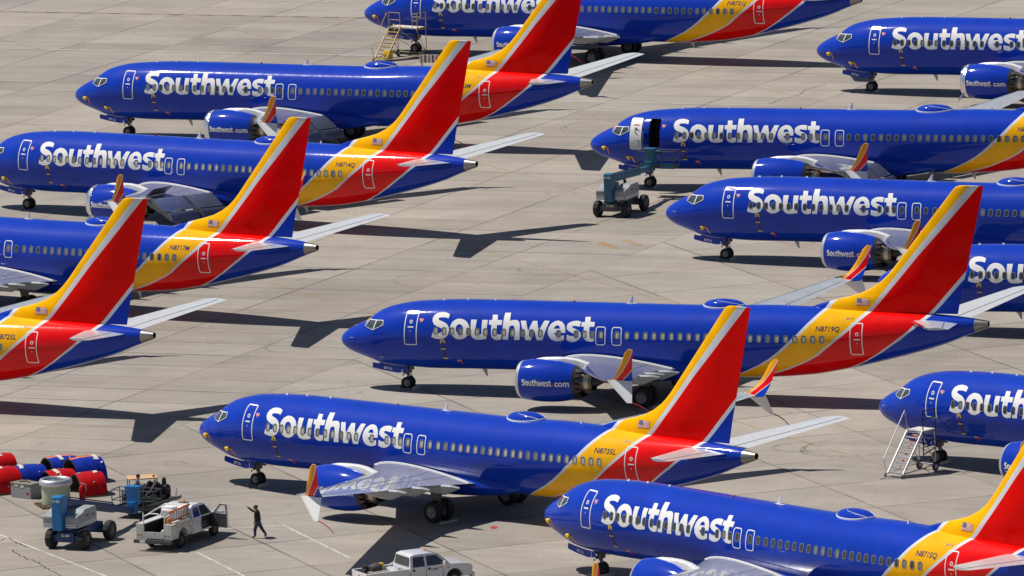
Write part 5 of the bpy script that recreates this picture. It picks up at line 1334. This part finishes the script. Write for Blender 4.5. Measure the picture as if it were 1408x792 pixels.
# ------------------------------------------------------------------ engine cowls and other kit at the lower left
def cowl(label, x, y, rz, r, L_, kind, h=1.0):
    mb = MB(); n = 18; rings = []
    mats = {'red': 0, 'blue': 1}
    xs = [-.5, -.46, -.2, .1, .3, .46, .5]
    for i, f in enumerate(xs):
        q = 1.0 - (.10 * abs(f) ** 2 * 4 * .6); rr = r * q
        o_ = [(f * L_, -rr * math.cos(math.pi * k / n), rr * h * math.sin(math.pi * k / n) ** .8) for k in range(n + 1)]
        i_ = [(f * L_, -(rr - .07) * math.cos(math.pi * k / n), (rr * h - .07) * math.sin(math.pi * k / n) ** .8 + .0) for k in range(n + 1)][::-1]
        rings.append(o_ + i_)
    def mt(i, j):
        if j > n - 0 and j < 2 * n + 1: return 3
        if kind == 'red': return 0
        if kind == 'blue': return 1 if j < n - 3 else 0
        a = j / n
        return 1 if a < .40 else (2 if a < .47 else 0)
    mb.loft(rings, 3, True, True, mats=mt)
    me = mb.mesh('engine_cowl', [M['red'], M['cowl_blue'], M['orange'], M['black']], smooth=40)
    t = obj('engine_cowl', me); t.location = (x, y, 0); t.rotation_euler = (0, 0, rz)
    tag(t, label, 'engine cowl', 'engine cowl panels stored on the ground')
    rn = random.Random(x); mb = MB()
    for k in range(5):
        a = math.pi * (.10 + .14 * k + rn.uniform(-.04, .04)); mb = MB()
        mb.box((rn.uniform(-.42, .42) * L_, -r * .93 * math.cos(a) * 1.02, r * h * .95 * math.sin(a) ** .8 + .01), (rn.uniform(.10, .24), rn.uniform(.06, .14), .05), 0, rz=rn.uniform(0, 3), rx=-(math.pi / 2 - a))
        obj('latch_fitting', mb.mesh('latch_fitting', M[rn.choice(['lgrey', 'lgrey', 'dgrey', 'stair_top'])], bevel=.012), t)
    mb = MB(); xo = rn.uniform(-.3, .25) * L_; K = 9
    a0 = rn.uniform(.3, .45); q = [Vector((xo + rn.uniform(-.06, .06), -r * .99 * math.cos(math.pi * (a0 + .04 * k)), r * h * .985 * math.sin(math.pi * (a0 + .04 * k)) ** .8 + .015)) for k in range(K)]
    for p1, p2 in zip(q, q[1:]): mb.add([p1, p2, p2 + Vector((.22, 0, .012)), p1 + Vector((.22, 0, .012))], [(0, 1, 2, 3)])
    obj('protective_sheet', mb.mesh('protective_sheet', M['stair_top']), t)
    mb = MB()
    for s in (-1, 1): mb.box((0, s * r * .97, .04), (L_ * 1.05, .18, .08), 0)
    obj('support_block', mb.mesh('support_block', M['wood']), t)
cowl('red engine cowl nearest the fire extinguisher, its dark open end to the left', -22.60, 500.0, R(18), 1.12, 1.45, 'red', 1.06)
cowl('blue engine cowl with an orange stripe and red top, rightmost of the stored cowls', -22.95, 503.9, R(24), 1.2, 1.7, 'mix', 1.12)
cowl('red engine cowl behind the silver inlet ring, between blue cowls', -24.25, 502.4, R(24), 1.0, 1.5, 'red', .95)
cowl('blue engine cowl with an orange stripe at the back middle of the stored cowls', -24.35, 506.5, R(24), 1.05, 1.6, 'mix', .92)
cowl('plain blue engine cowl behind the grey crate', -26.0, 503.3, R(24), 1.1, 1.8, 'blue', 1.0)
cowl('red engine cowl cut by the left edge, nearest of the stored cowls there', -27.4, 501.7, R(24), 1.25, 1.9, 'red', 1.05)
cowl('red engine cowl at the far back left of the stored cowls', -27.9, 508.4, R(24), 1.0, 1.8, 'red', .85)
t = thing('engine_inlet', 'silver engine inlet ring on a pale green barrel standing on the ground', 'engine inlet', (-24.18, 496.9, 0))
mb = MB(); mb.lathe([(.10, .74), (.16, .76), (.95, .72), (1.08, .74), (1.08, .66), (.2, .66)], (0, 0, 0), 'z', 40, 0); obj('barrel', mb.mesh('barrel', M['primer'], smooth=40), t)
mb = MB(); mb.lathe([(1.06, .76), (1.12, .86), (1.22, .885), (1.34, .86), (1.42, .80), (1.44, .73), (1.40, .66), (1.25, .62), (1.0, .63)], (0, 0, 0), 'z', 48, 0); obj('inlet_lip', mb.mesh('inlet_lip', M['lip'], smooth=60), t)
mb = MB()
for k in range(4): mb.box((0, -.75 + .5 * k, .06), (2.0, .16, .10), 0)
mb.box((-.8, 0, .02), (.14, 1.8, .04), 0); mb.box((.8, 0, .02), (.14, 1.8, .04), 0)
o = obj('pallet', mb.mesh('pallet', M['wood'])); o.location = (-24.18, 496.9, 0); o.rotation_euler = (0, 0, .3); tag(o, 'wooden pallet under the silver engine inlet ring', 'pallet')
t = thing('storage_crate', 'grey metal storage crate with a dark lid left of the inlet ring', 'crate', (-25.87, 499.72, 0), R(-41))
mb = MB(); mb.box((0, 0, .36), (1.42, .85, .70), 0); obj('crate_body', mb.mesh('crate_body', M['crate'], bevel=.02), t)
mb = MB(); mb.box((0, 0, .755), (1.48, .90, .07), 0); mb.tube([(-.4, -.1, .83), (.1, .1, .86), (.3, -.05, .82)], .05, 6, 1); obj('lid', mb.mesh('lid', [M['crate_lid'], M['wood']], bevel=.01), t)
mb = MB(); mb.box((.48, -.428, .28), (.16, .012, .12), 0); obj('red_mark', mb.mesh('red_mark', M['red']), t)
mb = MB(); mb.box((-.30, -.43, .66), (.26, .02, .10), 0); mb.box((.12, -.43, .64), (.24, .02, .14), 0); obj('latch', mb.mesh('latch', M['stair_top']), t)
t = thing('fire_extinguisher', 'tall red fire extinguisher bottle in front of the red cowl', 'extinguisher', (-22.82, 497.0, 0))
mb = MB(); mb.lathe([(.02, .14), (.05, .16), (.86, .16), (.95, .10), (1.0, .05)], (0, 0, 0), 'z', 18, 0, cap0=True, cap1=True); obj('cylinder', mb.mesh('cylinder', M['red'], smooth=40), t)
mb = MB(); mb.tube([(0, 0, 1.0), (0, 0, 1.1)], .03, 8); mb.tube([(0, 0, 1.08), (.18, 0, 1.05), (.22, .05, .7)], .02, 6); mb.box((0, 0, 1.12), (.16, .03, .03), 0); obj('valve', mb.mesh('valve', M['lgrey']), t)

# trailer with black gear, and the canopied tug behind it
t = thing('flat_trailer', 'long flat trailer with side rails loaded with black gear', 'trailer', (-19.25, 493.9, 0), R(56))
mb = MB(); mb.box((0, 0, .52), (3.6, 1.5, .09), 0); mb.box((0, -.76, .60), (3.7, .07, .12), 1); mb.box((0, .76, .60), (3.7, .07, .12), 1); mb.box((0, 0, .42), (3.2, .3, .14), 0)
obj('deck', mb.mesh('deck', [M['dgrey'], M['crate_lid']]), t)
mb = MB(); mb.tube([(1.75, -.5, .6), (1.82, -.5, 1.0), (1.85, -.2, 1.15), (1.85, .3, 1.1), (1.8, .5, .6)], .03, 8); obj('hoop', mb.mesh('hoop', M['steel'], smooth=40), t)
for x in (-.9, .9):
    for y in (-.62, .62):
        mb = MB(); wheel_geo(mb, (x, y, .22), .22, .14); obj('wheel', mb.mesh('wheel', [M['rubber'], M['dgrey']], smooth=40), t)
Tm = Matrix.Translation((-19.25, 493.9, 0)) @ Matrix.Rotation(R(56), 4, 'Z')
for i, (x, y, z, r, ax, lab) in enumerate(((1.15, -.35, .95, .38, 0.2, 'black wheel standing at the right end of the flat trailer'), (.55, .1, 1.15, .36, 1.1, 'black wheel propped highest on the trailer load'), (.35, -.45, .85, .28, .7, 'small black wheel at the camera side of the trailer'), (-.1, .25, .95, .30, 1.4, 'black wheel in the middle of the trailer load'))):
    mb = MB(); wheel_geo(mb, (0, 0, 0), r, .22); o = obj('spare_wheel', mb.mesh('spare_wheel', [M['rubber'], M['dgrey']], smooth=40)); o.matrix_world = Tm @ Matrix.Translation((x, y, z)) @ Matrix.Rotation(ax, 4, 'Z')
    tag(o, lab, 'spare wheel', 'spare wheels on the flat trailer')
mb = MB(); rn = random.Random(11)
for k in range(46):
    P = [(rn.uniform(-1.5, 1.4), rn.uniform(-.6, .6), .62 + rn.uniform(0, .3)) for _ in range(2)]
    mid = ((P[0][0] + P[1][0]) / 2, (P[0][1] + P[1][1]) / 2, .8 + rn.uniform(0, .85)); mb.tube([P[0], mid, P[1]], rn.choice([.04, .07, .11]), 7)
o = obj('hose_heap', mb.mesh('hose_heap', M['black'], smooth=40)); o.matrix_world = Tm; tag(o, 'tangle of black hoses on the flat trailer', 'hoses'); o['kind'] = 'stuff'
mb = MB(); mb.box((-.75, -.1, .80), (1.2, 1.1, .42), 0); mb.box((.3, -.3, .72), (.8, .6, .28), 0); mb.box((-.3, .2, 1.05), (.5, .4, .25), 0, rz=.4)
o = obj('green_case', mb.mesh('green_case', M['greenbox'], bevel=.03)); o.matrix_world = Tm; tag(o, 'dark green equipment case near the left end of the flat trailer', 'case')
t = thing('tow_tractor', 'dark tow tractor with a tan canopy and orange beacon behind the trailer', 'tow tractor', (-19.55, 495.3, 0), R(8))
mb = MB(); mb.prism([(-1.1, .35), (1.1, .35), (1.15, .75), (.5, .88), (.35, .62), (-.4, .62), (-.5, .92), (-1.1, .9)], -.62, .62, 0); obj('body', mb.mesh('body', M['dgrey'], bevel=.03), t)
mb = MB(); mb.box((-.05, 0, 1.62), (1.55, 1.15, .06), 0); obj('canopy', mb.mesh('canopy', M['tan'], bevel=.02), t)
mb = MB()
for x, y in ((-.85, -.52), (.75, -.52), (.75, .52), (-.85, .52)): mb.tube([(x * .9, y, .8), (x * .9, y, 1.62)], .025, 6)
obj('canopy_post', mb.mesh('canopy_post', M['dgrey']), t)
mb = MB(); mb.lathe([(1.65, .08), (1.75, .07), (1.79, .03)], (.52, -.3, 0), 'z', 10, 0, cap1=True); obj('beacon', mb.mesh('beacon', M['orange'], smooth=40), t)
mb = MB(); mb.box((-.15, 0, .72), (.5, 1.0, .16), 0); mb.box((-.42, 0, .98), (.12, 1.0, .42), 0); obj('seat', mb.mesh('seat', M['black'], bevel=.04), t)
mb = MB(); mb.lathe([(0, .17), (.03, .17)], (0, 0, 0), 'z', 16, 0); sw = obj('steering_wheel', mb.mesh('steering_wheel', M['black']), t); sw.location = (.33, .25, 1.05); sw.rotation_euler = (0, -.6, 0)
for x in (-.7, .7):
    for y in (-.60, .60):
        mb = MB(); wheel_geo(mb, (x, y, .30), .30, .20); obj('wheel', mb.mesh('wheel', [M['rubber'], M['hub']], smooth=40), t)
# striped barrier by the far stair
t = thing('barrier', 'low red and white striped barrier board on the apron behind an airliner', 'barrier', (-5.15, 662.3, 0), R(-12))
mb = MB(); mb.box((0, 0, .55), (1.35, .08, .55), 0); obj('board', mb.mesh('board', M['letter']), t)
mb = MB()
for k in range(5): mb.box((-.54 + .27 * k, -.046, .55), (.11, .012, .54), 0 if k % 2 == 0 else 1)
obj('stripe', mb.mesh('stripe', [M['fibre'], M['maroon']]), t)
mb = MB(); 
for x in (-.55, .55): mb.tube([(x, -.35, 0), (x, 0, .4), (x, .35, 0)], .03, 6)
obj('leg', mb.mesh('leg', M['dgrey']), t)
# wheel chocks at the nose gears
def chock_me():
    mb = MB()
    for x in (-.44, .44):
        s = 1 if x < 0 else -1
        mb.prism([(x - s * .10, .0), (x + s * .10, .0), (x + s * .0, .16)], -.42, .42, 0)
    mb.tube([(-.44, -.40, .05), (.44, -.40, .05)], .015, 5)
    return mb.mesh('wheel_chock', M['chock'])
CH = chock_me()
for sp in FLEET:
    if sp['x'] < -30 or 'mostly hidden' in sp['label']: continue
    what = sp['label'].replace('blue airliner', 'airliner').split(',')[0]
    for nm, lx, ly in (('nose', 3.95, 0),):
        o = obj('wheel_chock', CH); o.matrix_world = Matrix.Translation((sp['x'], sp['y'], 0)) @ Matrix.Rotation(sp['yaw'], 4, 'Z') @ Matrix.Translation((lx, ly, .003))
        tid = sp.get('reg') if sp.get('reg', 'N8') != 'N8' else ('door number %s' % sp['num'])
        lab = {'N8': ''}.get('x', '')
        desc = {'8701': 'marked 8701 on its gear door', '8706': 'with the open passenger door', '8730': 'beside the white boarding stair', '8736': 'at the far top right'}.get(sp['num'], 'with tail number %s' % sp.get('reg'))
        tag(o, 'pale chocks at the nose wheels of the airliner ' + desc, 'wheel chock', 'nose wheel chocks')
for i, (ix, lab) in enumerate(((0, 'N8735L'), (1, 'N8719Q'), (7, 'N8721J'))):
    sp = FLEET[ix]; mb = MB(); mb.box((0, 0, .05), (.14, 1.3, .10), 0); o = obj('wheel_chock', mb.mesh('wheel_chock', M['chock'], bevel=.02))
    o.matrix_world = Matrix.Translation((sp['x'], sp['y'], 0)) @ Matrix.Rotation(sp['yaw'], 4, 'Z') @ Matrix.Translation((19.98, -2.9, .003))
    tag(o, 'long pale chock bar behind the near main wheels of the airliner with tail number ' + lab, 'wheel chock', 'main wheel chocks')

# ------------------------------------------------------------------ people
def person(label, loc, rz, J, mats, edges, name='person'):
    """J: joint -> (x, y, z, radius); one skinned and subdivided surface, coloured by height/limb"""
    names = list(J); me = bpy.data.meshes.new('body')
    me.from_pydata([J[n][:3] for n in names], [(names.index(a), names.index(b)) for a, b in edges], [])
    o = obj('body', me); o.modifiers.new('skin', 'SKIN'); o.modifiers['skin'].use_smooth_shade = True
    sk = me.skin_vertices[0].data if me.skin_vertices else None
    if sk is None:
        bm = bmesh.new(); bm.from_mesh(me); bm.verts.layers.skin.verify(); bm.to_mesh(me); bm.free(); sk = me.skin_vertices[0].data
    for i, n in enumerate(names):
        r = J[n][3]; sk[i].radius = r if isinstance(r, tuple) else (r, r); sk[i].use_root = (n == 'pelvis')
    sub = o.modifiers.new('sub', 'SUBSURF'); sub.levels = 2; sub.render_levels = 2
    bpy.context.view_layer.update()
    m2 = bpy.data.meshes.new_from_object(o.evaluated_get(bpy.context.evaluated_depsgraph_get())); bpy.data.objects.remove(o)
    m2.name = 'body'; m2.materials.clear()
    key = list(dict.fromkeys(mats.values()))
    for k in key: m2.materials.append(M[k])
    seg = [(Vector(J[a][:3]), Vector(J[b][:3]), mats.get((a, b), mats.get(b, mats.get('*')))) for a, b in edges]
    for p in m2.polygons:
        c = p.center; best = None
        for a, b, k in seg:
            d = b - a; t = max(0, min(1, (c - a).dot(d) / max(d.length_squared, 1e-9))); q = (c - a - d * t).length
            if best is None or q < best[0]: best = (q, k)
        p.material_index = key.index(best[1]); p.use_smooth = True
    t = thing(name, label, 'person', loc, rz); obj('body', m2, t)
    return t
def head_parts(t, h, yaw, cap):
    mb = MB(); Rm = Matrix.Rotation(yaw, 3, 'Z')
    prof = [(-.02, .085), (.03, .108), (.08, .105), (.115, .07), (.13, .01)]
    mb.lathe(prof, h, 'z', 14, 0, cap1=True, rf=lambda i, k, r: r * (1.0 if not (i == 0 and math.cos(2 * math.pi * k / 14 - yaw) > .3) else .93))
    obj('hair', mb.mesh('hair', M[cap], smooth=60), t)
    mb = MB(); f = lambda p: Rm @ Vector(p) + Vector(h)
    mb.box(f((.105, 0, -.015)), (.035, .03, .05), 0, rz=yaw); mb.box(f((.098, 0, -.065)), (.015, .05, .012), 1, rz=yaw)
    for s in (-1, 1):
        mb.box(f((.097, s * .035, .012)), (.012, .024, .012), 1, rz=yaw); mb.box(f((.0, s * .098, -.01)), (.04, .02, .06), 0, rz=yaw)
    obj('face', mb.mesh('face', [M['skin'], M['hair']]), t)
def hand(J, E, w, d, side, pre):
    d = Vector(d).normalized(); u = Vector(side).normalized(); w = Vector(w); r = .0125
    p = w + d * .075; J[pre + 'palm'] = (*p, (.042, .022)); E.append((pre + 'wrist', pre + 'palm'))
    return p, d, u
def fingers(t, p, d, u, curl):
    mb = MB(); d, u = Vector(d).normalized(), Vector(u).normalized(); n = d.cross(u)
    for k, L_ in enumerate((.072, .08, .075, .06)):
        a = Vector(p) + u * (.03 - .02 * k); mb.tube([a, a + d * L_ * .55, a + d * L_ * .9 + n * curl * L_ * .6], [.010, .009, .007], 6)
    a = Vector(p) - d * .04 + u * .035; mb.tube([a, a + u * .035 + d * .02, a + u * .045 + d * .055], [.012, .010, .008], 6)
    obj('fingers', mb.mesh('fingers', M['skin'], smooth=60), t)
# man walking to the left of the picture, right arm raised and pointing
J = dict(pelvis=(0, 0, .92, (.20, .16)), waist=(.01, 0, 1.08, (.205, .165)), chest=(.03, 0, 1.31, (.225, .17)), neck=(.05, 0, 1.50, .07), head0=(.07, 0, 1.60, (.082, .092)), head1=(.07, 0, 1.70, (.078, .09)),
         rhip=(0, -.10, .84, .12), rknee=(-.15, -.11, .48, .085), rank=(-.36, -.12, .11, .058), rtoe=(-.24, -.13, .04, .04),
         lhip=(0, .10, .84, .12), lknee=(.13, .10, .47, .085), lank=(.13, .10, .09, .058), ltoe=(.31, .10, .035, .04),
         rsh=(.03, -.21, 1.41, .09), relb=(.28, -.27, 1.38, .066), rwrist=(.50, -.29, 1.58, .045),
         lsh=(.03, .21, 1.41, .09), lelb=(-.06, .28, 1.15, .066), lwrist=(.08, .26, .93, .045))
E_ = [('pelvis', 'waist'), ('waist', 'chest'), ('chest', 'neck'), ('neck', 'head0'), ('head0', 'head1'), ('pelvis', 'rhip'), ('rhip', 'rknee'), ('rknee', 'rank'), ('rank', 'rtoe'), ('pelvis', 'lhip'), ('lhip', 'lknee'), ('lknee', 'lank'), ('lank', 'ltoe'),
      ('chest', 'rsh'), ('rsh', 'relb'), ('relb', 'rwrist'), ('chest', 'lsh'), ('lsh', 'lelb'), ('lelb', 'lwrist')]
mt_ = {'*': 'jacket', 'head0': 'skin', 'head1': 'skin', 'neck': 'jacket', 'rhip': 'jeans', 'rknee': 'jeans', 'rank': 'jeans', 'rtoe': 'shoe', 'lhip': 'jeans', 'lknee': 'jeans', 'lank': 'jeans', 'ltoe': 'shoe', 'rpalm': 'skin', 'lpalm': 'skin'}
h1 = hand(J, E_, (.50, -.29, 1.58), (.75, -.1, .55), (0, 1, .2), 'r'); h2 = hand(J, E_, (.08, .26, .93), (.25, 0, -1), (1, 0, .2), 'l')
t = person('person in a black jacket and jeans walking with one arm raised and pointing', (-13.40, 485.55, 0), R(170), J, mt_, E_)
head_parts(t, (.07, 0, 1.66), 0, 'hair'); fingers(t, *h1, .1); fingers(t, *h2, .6); t.scale = (1.08, 1.25, .95)
# second figure standing in the lowered work platform
J = dict(pelvis=(0, 0, .95, (.16, .12)), waist=(.0, 0, 1.10, (.165, .13)), chest=(.03, 0, 1.34, (.20, .14)), neck=(.05, 0, 1.52, .062), head0=(.07, 0, 1.62, (.082, .092)), head1=(.07, 0, 1.72, (.078, .09)),
         rhip=(0, -.10, .88, .105), rknee=(.02, -.12, .48, .07), rank=(0, -.13, .09, .045), rtoe=(.18, -.14, .035, .04), lhip=(0, .10, .88, .105), lknee=(.02, .12, .48, .07), lank=(0, .13, .09, .045), ltoe=(.18, .14, .035, .04),
         rsh=(.03, -.20, 1.45, .075), relb=(.10, -.30, 1.20, .052), rwrist=(.34, -.24, 1.16, .036), lsh=(.03, .20, 1.45, .075), lelb=(.10, .30, 1.20, .05), lwrist=(.34, .22, 1.14, .034))
E2 = [e for e in E_ if 'palm' not in e[1]]
h1 = hand(J, E2, (.34, -.24, 1.16), (1, .2, -.1), (0, 1, 0), 'r'); h2 = hand(J, E2, (.34, .22, 1.14), (1, -.2, -.1), (0, -1, 0), 'l')
mt2 = dict(mt_); mt2['*'] = 'shirt'; mt2['neck'] = 'skin'
c, s_ = math.cos(R(65.2)), math.sin(R(65.2)); lx, ly = 7.3, .40
t = person('person in a dark grey shirt standing in the lowered platform of the blue lift', (-22.46 + c * lx - s_ * ly, 485.65 + s_ * lx + c * ly, .49), R(10), J, mt2, E2)
head_parts(t, (.07, 0, 1.68), 0, 'hair'); fingers(t, *h1, .6); fingers(t, *h2, .6)
